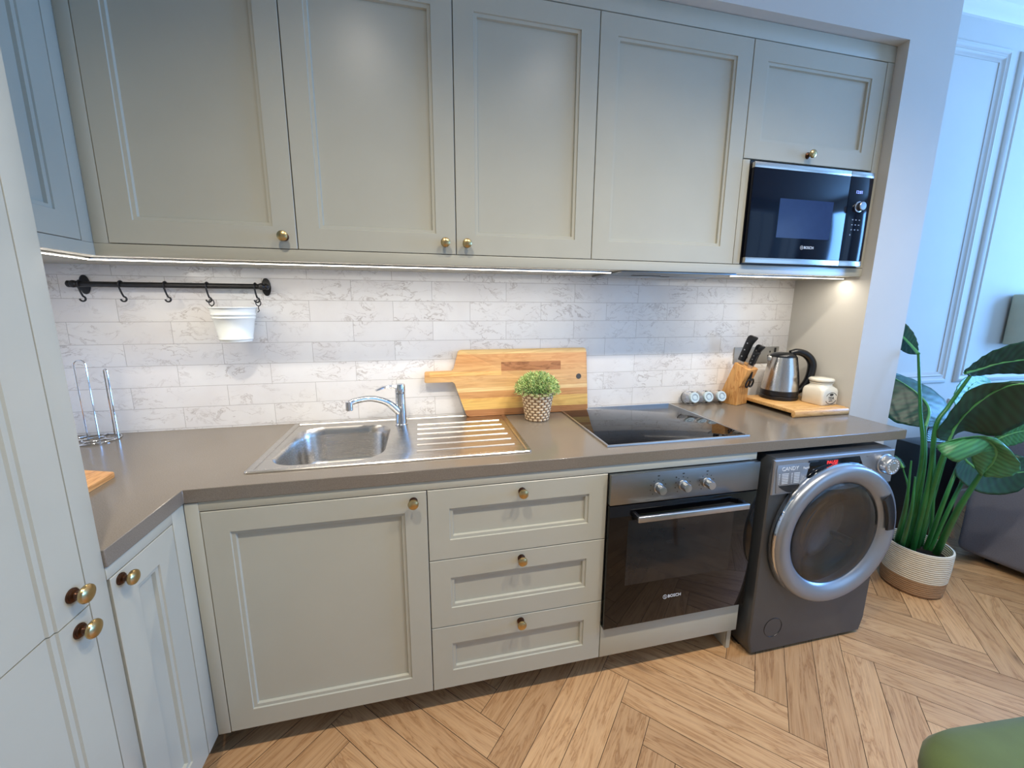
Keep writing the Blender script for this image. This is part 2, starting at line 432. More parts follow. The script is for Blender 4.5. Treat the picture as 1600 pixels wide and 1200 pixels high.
ROOT = {}
def put_props(o, label=None, cat=None, group=None, kind=None):
    if label: o['label'] = label
    if cat: o['category'] = cat
    if group: o['group'] = group
    if kind: o['kind'] = kind
    return o
def thing(name, label, cat, loc=(0, 0, 0), rz=0.0, group=None, local=False, rot=None):
    o = bpy.data.objects.new(name, None); COL.objects.link(o)
    o.empty_display_size = 0.05
    o.location = loc; o.rotation_euler = rot if rot else (0, 0, rz)
    put_props(o, label, cat, group)
    ROOT[o.name] = Vector((0, 0, 0)) if local else Vector(loc)
    return o
def obj(name, b, mats, parent=None, angle=35, label=None, recalc=True, loc=None):
    if recalc: bmesh.ops.recalc_face_normals(b.bm, faces=b.bm.faces[:])
    off = ROOT[parent.name] if parent else (Vector(loc) if loc else Vector((0, 0, 0)))
    if off.length > 0:
        for v in b.bm.verts: v.co -= off
    me = bpy.data.meshes.new(name); b.bm.to_mesh(me); b.bm.free()
    for m in (mats if isinstance(mats, (list, tuple)) else [mats]): me.materials.append(m)
    me.shade_smooth()
    me.set_sharp_from_angle(angle=math.radians(angle))
    o = bpy.data.objects.new(name, me); COL.objects.link(o)
    if parent: o.parent = parent; ROOT[o.name] = off
    elif loc: o.location = loc
    if label: o['label'] = label
    return o
def struct(name, b, mats, **kw):
    o = obj(name, b, mats, **kw); o['kind'] = 'structure'; return o
def solo(name, b, mats, label, cat, group=None, **kw):
    return put_props(obj(name, b, mats, **kw), label, cat, group)
def kids(o): return [c for c in bpy.data.objects if c.parent == o]
def dup(o, parent=None):
    c = o.copy(); COL.objects.link(c); c.parent = parent
    ROOT[c.name] = ROOT.get(o.name, Vector((0, 0, 0)))
    for k in kids(o): dup(k, c)
    return c
def text_bm(txt, size, M, mat_i=0, depth=0.0004, align='CENTER', b=None):
    cu = bpy.data.curves.new('lettering', 'FONT'); cu.body = txt; cu.size = size; cu.extrude = depth; cu.align_x = align; cu.align_y = 'CENTER'; cu.resolution_u = 3
    o = bpy.data.objects.new('lettering', cu); COL.objects.link(o)
    dg = bpy.context.evaluated_depsgraph_get(); me = bpy.data.meshes.new_from_object(o.evaluated_get(dg))
    me.transform(M)
    b = b or B(); n0 = len(b.bm.faces); b.bm.from_mesh(me); b.bm.faces.ensure_lookup_table()
    for f in b.bm.faces[n0:]: f.material_index = mat_i
    bpy.data.objects.remove(o); bpy.data.curves.remove(cu); bpy.data.meshes.remove(me)
    return b
def MF(o, u, v, n):
    """matrix taking local xyz to axes u,v,n at o"""
    u, v, n, o = Vector(u), Vector(v), Vector(n), Vector(o)
    return Matrix(((u.x, v.x, n.x, o.x), (u.y, v.y, n.y, o.y), (u.z, v.z, n.z, o.z), (0, 0, 0, 1)))
X, Y, Z = Vector((1, 0, 0)), Vector((0, 1, 0)), Vector((0, 0, 1))
def rrect(cx, cy, w, h, r, n=6):
    pts = []
    for (sx, sy, a0) in ((1, 1, 0), (-1, 1, PI / 2), (-1, -1, PI), (1, -1, 3 * PI / 2)):
        for k in range(n + 1):
            a = a0 + PI / 2 * k / n
            pts.append((cx + sx * (w / 2 - r) + r * math.cos(a), cy + sy * (h / 2 - r) + r * math.sin(a)))
    return pts
def spline(pts, n):
    """Catmull-Rom through pts, n samples"""
    pts = [Vector(p) for p in pts]
    if len(pts) == 2: return [pts[0].lerp(pts[1], i / (n - 1)) for i in range(n)]
    q = [pts[0] * 2 - pts[1]] + pts + [pts[-1] * 2 - pts[-2]]
    out = []; m = len(pts) - 1
    for i in range(n):
        t = i / (n - 1) * m; k = min(int(t), m - 1); t -= k
        a, b, c, d = q[k], q[k + 1], q[k + 2], q[k + 3]
        out.append(0.5 * ((2 * b) + (c - a) * t + (2 * a - 5 * b + 4 * c - d) * t * t + (3 * b - a - 3 * c + d) * t ** 3))
    return out
def cells(xs, ys, inc, z0, z1):
    """extruded slab over grid cells; welded"""
    b = B(); V = {}
    def vt(i, j, k):
        if (i, j, k) not in V: V[(i, j, k)] = b.bm.verts.new((xs[i], ys[j], z1 if k else z0))
        return V[(i, j, k)]
    ok = lambda i, j: 0 <= i < len(xs) - 1 and 0 <= j < len(ys) - 1 and inc(i, j)
    for i in range(len(xs) - 1):
        for j in range(len(ys) - 1):
            if not ok(i, j): continue
            b.bm.faces.new((vt(i, j, 1), vt(i + 1, j, 1), vt(i + 1, j + 1, 1), vt(i, j + 1, 1)))
            b.bm.faces.new((vt(i, j + 1, 0), vt(i + 1, j + 1, 0), vt(i + 1, j, 0), vt(i, j, 0)))
            for di, dj, a, c in ((-1, 0, (i, j + 1), (i, j)), (1, 0, (i + 1, j), (i + 1, j + 1)), (0, -1, (i, j), (i + 1, j)), (0, 1, (i + 1, j + 1), (i, j + 1))):
                if not ok(i + di, j + dj): b.bm.faces.new((vt(*a, 0), vt(*c, 0), vt(*c, 1), vt(*a, 1)))
    return b

# ------------------------------------------------------------------ key dimensions (metres)
H, TH = 0.900, 0.0395
YF, YU = -0.585, -0.319             # front planes of base and wall units
XF, XU = -0.005, -0.2765            # faces of the left-hand return
WL, NR, PX = -0.648, 2.553, 2.797   # left wall, right side of the niche, right edge of the pier
YP, NZ, CZ = -0.360, 2.430, 3.010   # face of the pier, soffit, ceiling
FW, RX, BY = 0.10, 6.20, -3.60      # far wall, right wall, wall behind

# ------------------------------------------------------------------ room shell
b = B(); b.box(WL, NR + 0.05, 0.0, 0.12, 0.0, CZ); struct('wall_back', b, TILE)
b = B(); b.box(WL - 0.12, WL, -0.8535, 0.12, 0.0, CZ); struct('wall_left_tiled', b, TILE).name = 'wall_left'
b = B(); b.box(WL - 0.12, WL, BY, -0.8535, 0.0, CZ); struct('wall_left', b, WHITE)
# pier beside the units and the header above them
b = B(); b.box(NR, PX, YP, 0.12, 0.0, NZ); b.box(WL, PX, YP, 0.0, NZ, CZ); struct('wall_pier', b, WHITE)
b = B(); b.box(PX, RX + 0.12, FW, FW + 0.12, 0.0, CZ); struct('wall_far', b, WHITE)
# wall behind the camera with two tall windows
b = B()
W1, W2, ZS, ZT = (3.15, 4.35), (4.75, 5.85), 0.45, 2.60
b.box(WL - 0.12, W1[0], BY - 0.15, BY, 0, CZ); b.box(W1[1], W2[0], BY - 0.15, BY, 0, CZ); b.box(W2[1], RX + 0.12, BY - 0.15, BY, 0, CZ)
for w in (W1, W2): b.box(w[0], w[1], BY - 0.15, BY, 0, ZS); b.box(w[0], w[1], BY - 0.15, BY, ZT, CZ)
struct('wall_rear', b, WHITE)
for k, w in enumerate((W1, W2)):
    b = B(); f = 0.05
    b.box(w[0], w[1], BY - 0.10, BY - 0.05, ZS, ZS + f); b.box(w[0], w[1], BY - 0.10, BY - 0.05, ZT - f, ZT)
    b.box(w[0], w[0] + f, BY - 0.10, BY - 0.05, ZS, ZT); b.box(w[1] - f, w[1], BY - 0.10, BY - 0.05, ZS, ZT)
    b.box((w[0] + w[1]) / 2 - .02, (w[0] + w[1]) / 2 + .02, BY - 0.10, BY - 0.05, ZS, ZT)
    struct('window_%d' % (k + 1), b, CEIL)
b = B(); b.box(RX, RX + 0.12, -0.7, FW, 0, CZ); b.box(RX, RX + 0.12, BY, -2.0, 0, CZ); b.box(RX, RX + 0.12, -2.0, -0.7, 0, 0.9); b.box(RX, RX + 0.12, -2.0, -0.7, 2.6, CZ)
struct('wall_right', b, WHITE)
b = B(); b.box(WL - 0.12, RX + 0.12, BY - 0.15, FW + 0.12, CZ, CZ + 0.1); struct('ceiling', b, CEIL)

# floor: herringbone planks with their own UV run and tint
def herringbone():
    bm = bmesh.new(); L, W = 0.70, 0.0995
    O = Vector((1.85, -1.24)); u = Vector((.70711, .70711)); v = Vector((-.70711, .70711))
    uvl = bm.loops.layers.uv.new('UVMap'); cl = bm.loops.layers.float_color.new('plank_tint')
    x0, x1, y0, y1 = WL, RX, BY, FW
    rnd = random.Random(11)
    def plank(a0, a1, c0, c1, along_u):
        poly = [(O + u * a + v * c) for a, c in ((a0, c0), (a1, c0), (a1, c1), (a0, c1))]
        if max(p.x for p in poly) < x0 or min(p.x for p in poly) > x1 or max(p.y for p in poly) < y0 or min(p.y for p in poly) > y1: return
        # clip to the room
        for ax, lim, sg in ((0, x0, 1), (0, x1, -1), (1, y0, 1), (1, y1, -1)):
            out = []
            for i in range(len(poly)):
                p, q = poly[i], poly[(i + 1) % len(poly)]
                dp, dq = (p[ax] - lim) * sg, (q[ax] - lim) * sg
                if dp >= 0: out.append(p)
                if (dp > 0 and dq < 0) or (dp < 0 and dq > 0): out.append(p.lerp(q, dp / (dp - dq)))
            poly = out
            if len(poly) < 3: return
        tint = (rnd.random(), rnd.random(), rnd.random(), 1); ou, ov = rnd.random() * 40, rnd.random() * 40
        cen = sum(poly, Vector((0, 0))) / len(poly)
        g = 0.0009
        def shrink(p):
            d = p - cen; a, c = d.dot(u), d.dot(v)
            return p - u * math.copysign(min(g, abs(a)), a) - v * math.copysign(min(g, abs(c)), c)
        top = [bm.verts.new((shrink(p).x, shrink(p).y, 0.0)) for p in poly]
        low = [bm.verts.new((p.x, p.y, -0.0022)) for p in poly]
        fs = [bm.faces.new(top)]
        for i in range(len(poly)):
            j = (i + 1) % len(poly); fs.append(bm.faces.new((low[i], low[j], top[j], top[i])))
        for fi, f in enumerate(fs):
            f.material_index = 0 if fi == 0 else 1
            for lp in f.loops:
                d = Vector(lp.vert.co.xy) - O; a, c = d.dot(u), d.dot(v)
                lp[uvl].uv = (a + ou, c + ov) if along_u else (c + ou, a + ov)
                lp[cl] = tint
    N = 70
    for k in range(-N, N):
        for m in range(-12, 14):
            bu, bv = m * L + k * W, -m * L + k * W
            plank(bu, bu + L, bv, bv + W, True)
            plank(bu + L, bu + L + W, bv + W - L, bv + W, False)
    me = bpy.data.meshes.new('floor'); bm.to_mesh(me); bm.free()
    gap = plain('dark_floor_joint', rgb(62, 42, 28), 0.9, var=0.1)  # dark brown for the sides of the plank joints
    me.materials.append(OAK); me.materials.append(gap)
    o = bpy.data.objects.new('floor', me); COL.objects.link(o); o['kind'] = 'structure'
herringbone()
b = B(); b.box(WL - .12, RX + .12, BY - .15, FW + .12, -0.08, -0.0025); struct('floor_base', b, DARKV).name = 'floor_slab'

# far wall panelling, crown and skirting
def frame_mould(b, x0, x1, z0, z1, y, w=0.075):
    """picture-frame moulding on a wall facing -y"""
    prof = [(0, 0), (0, .006), (.012, .016), (.024, .019), (.034, .012), (.044, .012), (.052, .018), (.062, .010), (w, .004), (w, 0)]
    L = [[(x0 + i, y - o, z0 + i), (x1 - i, y - o, z0 + i), (x1 - i, y - o, z1 - i), (x0 + i, y - o, z1 - i)] for i, o in prof]
    b.loops(L)
n = 1
for x0, x1 in ((2.86, 3.945), (4.02, 5.10), (5.17, 6.12)):
    for z0, z1 in ((0.91, 2.83), (0.22, 0.80)):
        b = B(); frame_mould(b, x0, x1, z0, z1, FW); struct('trim_%d' % n, b, WHITE); n += 1
def run_profile(b, prof, x0, x1, y):
    b.loops([[(x0, y - o, z) for o, z in prof], [(x1, y - o, z) for o, z in prof]], True, True)
b = B(); run_profile(b, [(0, CZ), (.085, CZ), (.085, CZ - .008), (.066, CZ - .018), (.060, CZ - .030), (.035, CZ - .044), (.018, CZ - .056), (.014, CZ - .064), (0, CZ - .064)], PX, RX, FW)
struct('trim_%d' % n, b, CEIL)
b = B(); run_profile(b, [(0, 0), (.018, 0), (.018, .095), (.013, .104), (.013, .112), (.006, .122), (0, .125)], PX, RX, FW)
struct('baseboard_far', b, WHITE)
b = B(); b.box(PX, PX + .018, YP, FW, 0, .12, .003); struct('baseboard_pier', b, WHITE)

# ------------------------------------------------------------------ fitted units
DOORP = [(0, -.020), (0, -.0012), (.0012, 0), (.0655, 0), (.0668, -.0042), (.0762, -.0050), (.0780, -.0130)]
def door_bm(axis, a0, a1, z0, z1, plane, g=0.0014):
    """axis 'y': door in the xz plane facing -y at y=plane; axis 'x': in the yz plane facing +x at x=plane"""
    b = B(); w, h = (a1 - a0) - 2 * g, (z1 - z0) - 2 * g
    if axis == 'y': b.panel((a0 + g, plane, z0 + g), X, Z, -Y, w, h, DOORP)
    else: b.panel((plane, a0 + g, z0 + g), Y, Z, X, w, h, DOORP)
    return b
def knob(parent, pos, n, s=1.0):
    n = Vector(n); b = B()
    b.mat(1).lathe([(0.0001, 0), (.0125 * s, 0), (.0125 * s, .0025), (.0105 * s, .0035), (.0105 * s, .0055), (.0065 * s, .0075), (.0055 * s, .0125), (.0068 * s, .0155)], pos, n, 24, True, True)
    b.mat(0).lathe([(.0068 * s, .0150), (.0105 * s, .0165), (.0150 * s, .0200), (.0160 * s, .0235), (.0148 * s, .0270), (.0105 * s, .0300), (.0050 * s, .0315), (.0001, .0318)], pos, n, 24, True, True)
    return obj('knob', b, [BRASS, BRONZE], parent)

def upper_unit(x0, x1, knobx, label):
    t = thing('wall_cabinet', label, 'cabinet', ((x0 + x1) / 2, 0, 1.5592), group='wall cabinets above the worktop')
    b = B(); b.box(x0 + .0006, x1 - .0006, YU + .0215, -.002, 1.5592, NZ - .004); obj('cabinet_body', b, PAINT, t)
    d = obj('door', door_bm('y', x0, x1, 1.5592, 2.3673, YU), PAINT, t)
    if knobx: knob(d, (knobx, YU, 1.596), -Y)
    return t
upper_unit(-.2401, .2618, .226, 'tall sage grey wall cabinet above the black rail with the white bucket')
upper_unit(.2618, .7606, .723, 'tall sage grey wall cabinet above the sink and tap')
upper_unit(.7606, 1.2589, .796, 'tall sage grey wall cabinet above the wooden paddle board')
upper_unit(1.2589, 1.8756, None, 'wide sage grey wall cabinet without a knob, above the hob')

# unit that houses the microwave
t = thing('microwave_cabinet', 'sage grey wall cabinet with a short top door, housing the built-in microwave', 'cabinet', (2.19, 0, 1.524))
b = B(); b.box(1.8762, NR - .002, YU + .0215, -.002, 1.955, NZ - .004); b.box(1.8762, 1.8942, YU + .0215, -.002, 1.5592, 1.955); b.box(2.530, NR - .002, YU + .0215, -.002, 1.5592, 1.955)
b.box(1.8942, 2.530, -.02, -.002, 1.5592, 1.955)
obj('cabinet_body', b, PAINT, t)
b = B(); b.box(1.8762, 1.9085, YU, YU + .021, 1.5606, 1.9545, .0008); obj('side_strip', b, PAINT, t)
b = B(); b.box(2.5160, NR - .002, YU, YU + .021, 1.5606, 2.3673, .0008); obj('side_strip', b, PAINT, t)
d = obj('door', door_bm('y', 1.8756, 2.5145, 1.957, 2.3673, YU), PAINT, t)
knob(d, (2.178, YU, 1.990), -Y)

# left-hand wall unit (faces the room)
t = thing('corner_wall_cabinet', 'sage grey wall cabinet on the left return, side on to the camera', 'cabinet', (WL, -.6, 1.5592))
b = B(); b.box(WL + .002, XU - .0215, -.852, YU + .003, 1.5592, NZ - .004); obj('cabinet_body', b, PAINT, t)
obj('door', door_bm('x', -.852, -.3585, 1.5592, 2.3673, XU), PAINT, t)
b = B(); b.box(XU - .021, XU, -.3575, YU, 1.5592, 2.3673, .0006); obj('corner_post', b, PAINT, t)
b = B(); b.box(XU, -.2405, YU, YU + .021, 1.5592, 2.3673, .0006); struct('trim_20', b, PAINT)
# rail under, and closing strip over, all wall units
b = B(); b.box(XU, NR - .002, YU, -.002, 1.5240, 1.5586, .0008); b.box(WL + .002, XU - .0002, -.852, -.002, 1.5240, 1.5586)
solo('light_rail', b, PAINT, 'sage grey rail running under all the wall cabinets, hiding the light strips', 'cabinet rail')
b = B(); b.box(XU, NR - .002, YU, YU + .021, 2.3690, NZ - .002, .0008); b.box(XU - .021, XU, -.852, YU, 2.3690, NZ - .002)
struct('trim_21', b, PAINT)

# light strips let into the underside
def led(x0, x1, y0, y1, label):
    t = thing('led_strip', label, 'light strip', ((x0 + x1) / 2, (y0 + y1) / 2, 1.524), group='light strips under the wall cabinets')
    b = B(); b.box(x0, x1, y0, y1, 1.5185, 1.5239, .0008); obj('housing', b, SATIN, t)
    b = B(); b.box(x0 + .003, x1 - .003, y0 + .002, y1 - .002, 1.5165, 1.5186, .0005); obj('diffuser', b, LEDM, t)
    lx, ly = x1 - x0, y1 - y0
    l = area_light('led_glow', ((x0 + x1) / 2, (y0 + y1) / 2, 1.514), (0, 0, 0), lx, ly, 2.25 * max(lx, ly), (1.0, 0.92, 0.81))
led(-.341, 1.375, -.262, -.250, 'long lit warm white light strip under the cabinets over the sink')
led(1.925, 2.535, -.262, -.250, 'short lit warm white light strip under the microwave')
led(-.341, -.329, -.840, -.263, 'lit light strip under the left-hand corner cabinet, running toward the camera')

# extractor hood, flush under the rail
t = thing('extractor_hood', 'slim grey extractor hood let in flush under the cabinets over the hob', 'extractor hood', (1.65, -.15, 1.524))
b = B(); b.box(1.392, 1.912, YU + .012, -.03, 1.5165, 1.5238, .002); obj('base_plate', b, STEELO, t)
b = B(); b.box(1.50, 1.63, -.20, -.185, 1.5145, 1.5166, .0006); b.box(1.66, 1.70, -.16, -.150, 1.5145, 1.5166, .0006); obj('control_strip', b, BPLAST, t)
b = B(); b.box(1.42, 1.88, -.14, -.05, 1.5150, 1.5166, .0006); obj('grease_filter', b, SATIN, t)

# --- base units
def base_box(b, x0, x1, z0=.106, z1=.858): b.box(x0 + .0006, x1 - .0006, YF + .0215, -.012, z0, z1)
t = thing('sink_cabinet', 'sage grey base cabinet with one wide door under the sink', 'cabinet', (.33, 0, .104))
b = B(); b.box(.030, .0474, YF + .0215, -.012, .106, .858); b.box(.6157, .6336, YF + .0215, -.012, .106, .858); b.box(.0474, .6157, YF + .0215, -.012, .106, .124); b.box(.0474, .6157, -.03, -.012, .124, .70)
b.box(.0474, .6157, YF + .0215, YF + .0400, .124, .20); b.box(.0474, .6157, YF + .0215, YF + .0400, .78, .858)
obj('cabinet_body', b, PAINT, t)
d = obj('door', door_bm('y', .0294, .6343, .1043, .8307, YF), PAINT, t)
knob(d, (.594, YF, .801), -Y)
t = thing('drawer_unit', 'sage grey base unit of three drawers between the sink cabinet and the oven', 'cabinet', (.935, 0, .104))
b = B(); base_box(b, .6343, 1.2363); obj('cabinet_body', b, PAINT, t)
for z0, z1, kz in ((.5888, .8307, .799), (.3438, .5888, .560), (.1043, .3438, .320)):
    d = obj('drawer', door_bm('y', .6343, 1.2363, z0, z1, YF), PAINT, t)
    knob(d, (.9345, YF, kz), -Y)
t = thing('oven_housing', 'sage grey housing below and around the built-in oven, with a plain strip at the bottom', 'cabinet', (1.535, 0, .104))
b = B(); b.box(1.2369, 1.2500, YF + .0215, -.012, .106, .858); b.box(1.8150, 1.8330, YF + .0215, -.012, 0.0, .8300); b.box(1.2500, 1.8150, YF + .0215, -.012, .106, .232); obj('cabinet_body', b, PAINT, t)
b = B(); b.box(1.2375, 1.8325, YF - .001, YF + .020, .1060, .2360, .0012); obj('front_panel', b, PAINT, t)
b = B(); b.box(1.8135, 1.8345, YF + .030, YF + .075, 0.0, .104, .001); obj('foot_panel', b, PAINT, t)
b = B(); b.box(-.004, .0289, YF, YF + .021, .1043, .858, .0006); b.box(XF - .021, XF, -.6355, YF, .1043, .858, .0006); struct('trim_22', b, PAINT)
b = B(); b.box(.0294, 1.8330, YF + .001, YF + .021, .8322, .8600, .0006); b.box(XF - .021, XF, -.852, -.6362, .8322, .8600, .0006); struct('trim_23', b, PAINT)
t = thing('corner_base_cabinet', 'sage grey base cabinet on the left return with a narrow door, under the worktop corner', 'cabinet', (WL, -.7, .104))
b = B(); b.box(WL + .002, XF - .0215, -.852, -.012, .106, .858); obj('cabinet_body', b, PAINT, t)
d = obj('door', door_bm('x', -.8465, -.6370, .1043, .8307, XF), PAINT, t)
knob(d, (XF, -.8205, .812), X)
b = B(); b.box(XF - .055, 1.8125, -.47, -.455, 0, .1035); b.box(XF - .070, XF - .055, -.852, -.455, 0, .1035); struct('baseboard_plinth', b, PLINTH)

# tall unit at the very left
t = thing('tall_cabinet', 'tall sage grey cupboard at the left edge, seen side on, with two doors', 'cabinet', (WL, -1.2, 0))
b = B(); b.box(WL + .002, XF - .0215, -1.80, -.8542, 0.0, NZ + .1); obj('cabinet_body', b, PAINT, t)
b = B(); b.box(XF - .021, XF, -.8985, -.8542, .02, NZ + .1, .0006); obj('side_post', b, PAINT, t)
def grooved(z0, z1):
    b = B(); g = .0012; y1 = -.9 - g; y0 = -1.49
    prof = [(y1, 0), (y1 - .0663, 0), (y1 - .0678, -.0042), (y1 - .0765, -.0046), (y1 - .0782, -.0095), (y0 + .0782, -.0095), (y0 + .0765, -.0046), (y0 + .0678, -.0042), (y0 + .0663, 0), (y0, 0), (y0, -.02), (y1, -.02)]
    b.loops([[(XF + o, y, z0 + g) for y, o in prof], [(XF + o, y, z1 - g) for y, o in prof]], True, True); return b
d = obj('door', grooved(.8165, NZ + .1), PAINT, t, angle=20); knob(d, (XF, -.9305, .860), X, 1.08)
d = obj('door', grooved(.1043, .8165), PAINT, t, angle=20); knob(d, (XF, -.9305, .786), X, 1.08)

# ------------------------------------------------------------------ worktop
xs = [WL + .001, 0.0, .150, .500, NR - .003]; ys = [-.8535, -.5887, -.474, -.085, -.001]
def inc(i, j):
    if j == 0: return i == 0
    return not (i == 2 and j == 2)
b = cells(xs, ys, inc, H - TH, H)
W = put_props(obj('worktop', b, STONE), 'continuous taupe grey stone worktop in an L along both walls', 'worktop')
md = W.modifiers.new('edge', 'BEVEL'); md.width = .0018; md.segments = 2; md.limit_method = 'ANGLE'; md.angle_limit = math.radians(60)

# ------------------------------------------------------------------ sink and tap
SX0, SX1, SY0, SY1 = .114, .988, -.5144, -.0225
t = thing('inset_sink', 'stainless steel inset sink with one bowl and a ribbed drainer on the right', 'sink', ((SX0 + SX1) / 2, (SY0 + SY1) / 2, H))
n = 10
def sq_loop(cx, cy, w, h, r, z, count): return [(x, y, z) for x, y in rrect(cx, cy, w, h, r, count)]
BCX, BCY, BW, BH = .326, -.279, .350, .388
cx, cy, w, h = (SX0 + SX1) / 2, (SY0 + SY1) / 2, SX1 - SX0, SY1 - SY0
b = B()
b.loops([sq_loop(cx, cy, w, h, .012, H + .0002, n), sq_loop(cx, cy, w, h, .012, H + .0030, n), sq_loop(cx, cy, w - .006, h - .006, .010, H + .0062, n), sq_loop(cx, cy, w - .026, h - .026, .010, H + .0062, n),
         sq_loop(cx, cy, w - .034, h - .034, .010, H + .0014, n), sq_loop(cx, cy, w - .040, h - .040, .010, H + .0014, n), sq_loop(cx, cy, w - .046, h - .046, .010, H + .0026, n), sq_loop(cx, cy, w - .056, h - .056, .010, H + .0020, n),
         sq_loop(BCX, BCY, BW + .010, BH + .010, .095, H + .0020, n), sq_loop(BCX, BCY, BW, BH, .092, H + .0010, n)])
for k in range(6):
    y = -.130 - k * .060
    b.loops([[(.605 + i * .30 / 1, y + o, H + .0020 + q) for o, q in ((-.0045, 0), (-.0022, .0034), (.0022, .0034), (.0045, 0))] for i in (0, .0)] + [[(.945 + k * .0, y + o, H + .0020 + q) for o, q in ((-.0045, 0), (-.0022, .0034), (.0022, .0034), (.0045, 0))]], True, True, True)
obj('sink_top', b, STEELX, t, angle=25)
b = B(); L = []
for (ins, dz, rr) in ((0, .001, .092), (.006, -.008, .088), (.012, -.03, .084), (.020, -.125, .078), (.032, -.145, .066), (.055, -.153, .045)):
    L.append(sq_loop(BCX, BCY, BW - 2 * ins, BH - 2 * ins, rr, H + dz, n))
b.loops(L); b.loops([sq_loop(BCX, BCY, BW - .110, BH - .110, .045, H - .153, n), sq_loop(BCX, BCY, .09, .09, .045, H - .156, n)])
b.loops([sq_loop(BCX, BCY, .09, .09, .045, H - .156, n), sq_loop(BCX, BCY, .08, .08, .040, H - .162, n)], False, True)
obj('bowl', b, STEELX, t, angle=50)
b = B(); b.lathe([(.034, 0), (.034, .003), (.028, .004), (.012, .002), (.0001, .002)], (BCX, BCY, H - .1605), Z, 28); obj('waste_strainer', b, CHROME, t)

FX, FY = .540, -.108
t = thing('kitchen_tap', 'chrome single-lever kitchen tap standing at the back of the sink', 'tap', (FX, FY, H + .002))
b = B(); b.lathe([(.0255, .002), (.0255, .006), (.0232, .009), (.0222, .05), (.0205, .110), (.0200, .135), (.0001, .136)], (FX, FY, H), Z, 32); obj('tap_body', b, CHROME, t)
sp = spline([(FX - .006, FY - .006, H + .055), (FX - .050, FY - .030, H + .105), (FX - .105, FY - .058, H + .130), (FX - .155, FY - .082, H + .130), (FX - .178, FY - .094, H + .124)], 26)
b = B(); b.tube(sp, [.0150 - .0035 * min(1, i / 14) for i in range(26)], 16)
b.lathe([(.0001, .012), (.0135, .012), (.0135, -.020), (.0115, -.022), (.0001, -.022)], (FX - .180, FY - .095, H + .118), Z, 20); obj('spout', b, CHROME, t)
b = B(); b.lathe([(.0200, .1365), (.0208, .140), (.0208, .163), (.0180, .172), (.0001, .176)], (FX, FY, H), Z, 32)
o0 = Vector((FX - .005, FY - .002, H + .160)); L = []
for f, wd, th, dz in ((0, .013, .008, 0), (.3, .011, .006, .006), (.7, .010, .0045, .006), (1.0, .009, .003, -.003)):
    c = o0 + Vector((-.085 * f, -.035 * f, dz)); s = Vector((-.4, .9, 0)).normalized()
    L.append([c + s * wd * a + Z * th * q for a, q in ((1, 0), (.7, 1), (-.7, 1), (-1, 0), (-.7, -1), (.7, -1))])
b.loops(L, True, True); obj('lever', b, CHROME, t, angle=50)

# ------------------------------------------------------------------ hob
HX0, HX1, HY0, HY1 = 1.2564, 1.8484, -.5281, -.0195
t = thing('electric_hob', 'black glass electric hob with a steel edge set in the worktop', 'hob', ((HX0 + HX1) / 2, (HY0 + HY1) / 2, H))
b = B(); b.box(HX0 + .006, HX1 - .006, HY0 + .006, HY1 - .006, H + .0004, H + .0052, .0008); obj('glass_top', b, BGLASS, t)
b = B(); prof = [(0, .0003), (0, .0038), (.0015, .0062), (.0085, .0062), (.0095, .0040), (.0095, .0003)]
b.loops([[(HX0 + i, HY0 + i, H + z), (HX1 - i, HY0 + i, H + z), (HX1 - i, HY1 - i, H + z), (HX0 + i, HY1 - i, H + z)] for i, z in prof]); obj('steel_trim', b, SATIN, t)

# ------------------------------------------------------------------ oven
t = thing('built_in_oven', 'built-in oven with steel control panel and black glass door, left of the washing machine', 'oven', (1.535, -.58, .24))
OX0, OX1 = 1.2380, 1.8325
b = B(); b.box(OX0 + .018, OX1 - .022, YF + .003, -.06, .240, .829); obj('oven_body', b, BPLAST, t)
b = B(); b.box(OX0, OX1, YF - .020, YF + .002, .7215, .8300, .0014)
cp = obj('control_panel', b, [STEELO], t)
for k, x in enumerate((1.4150, 1.5120, 1.6080)):
    kb = B(); c = (x, YF - .0200, .772)
    kb.lathe([(.0185, .0002), (.0185, .004), (.0175, .006), (.0155, .007), (.0150, .028), (.0135, .0315), (.0001, .0320)], c, -Y, 28); obj('oven_knob', kb, SATIN, cp)
for k, x in enumerate((1.4150, 1.5120, 1.6080)):
    b = B()
    for q in range(9):
        a = PI * (1.28 - q * 0.195); b.box(x + .030 * math.cos(a) - .0016, x + .030 * math.cos(a) + .0016, YF - .0206, YF - .0199, .772 + .030 * math.sin(a) - .0016, .772 + .030 * math.sin(a) + .0016)
    b.box(x - .004, x + .004, YF - .0206, YF - .0199, .8125, .8165)
    if k == 1: b.lathe([(.0030, 0), (.0030, .0006), (.0001, .0006)], (1.484, YF - .0200, .8025), -Y, 12)
    obj('dial_marks', b, INK, cp)
b = B(); b.box(OX0, OX1 - .001, YF - .020, YF + .002, .2390, .7180, .0016); dr = obj('oven_door', b, BGLASS, t)
b = B(); b.box(1.3100, 1.7400, YF - .0206, YF - .0201, .4070, .6600, .0); obj('door_window', b, BWIN, dr)
b = B(); b.box(1.322, 1.764, YF - .0640, YF - .0500, .672, .694, .004, 3); obj('door_handle', b, SATIN, dr)
for x0 in (1.322, 1.750):
    b = B(); b.box(x0, x0 + .014, YF - .0500, YF - .0200, .674, .692, .002); obj('handle_bracket', b, BPLAST, dr)
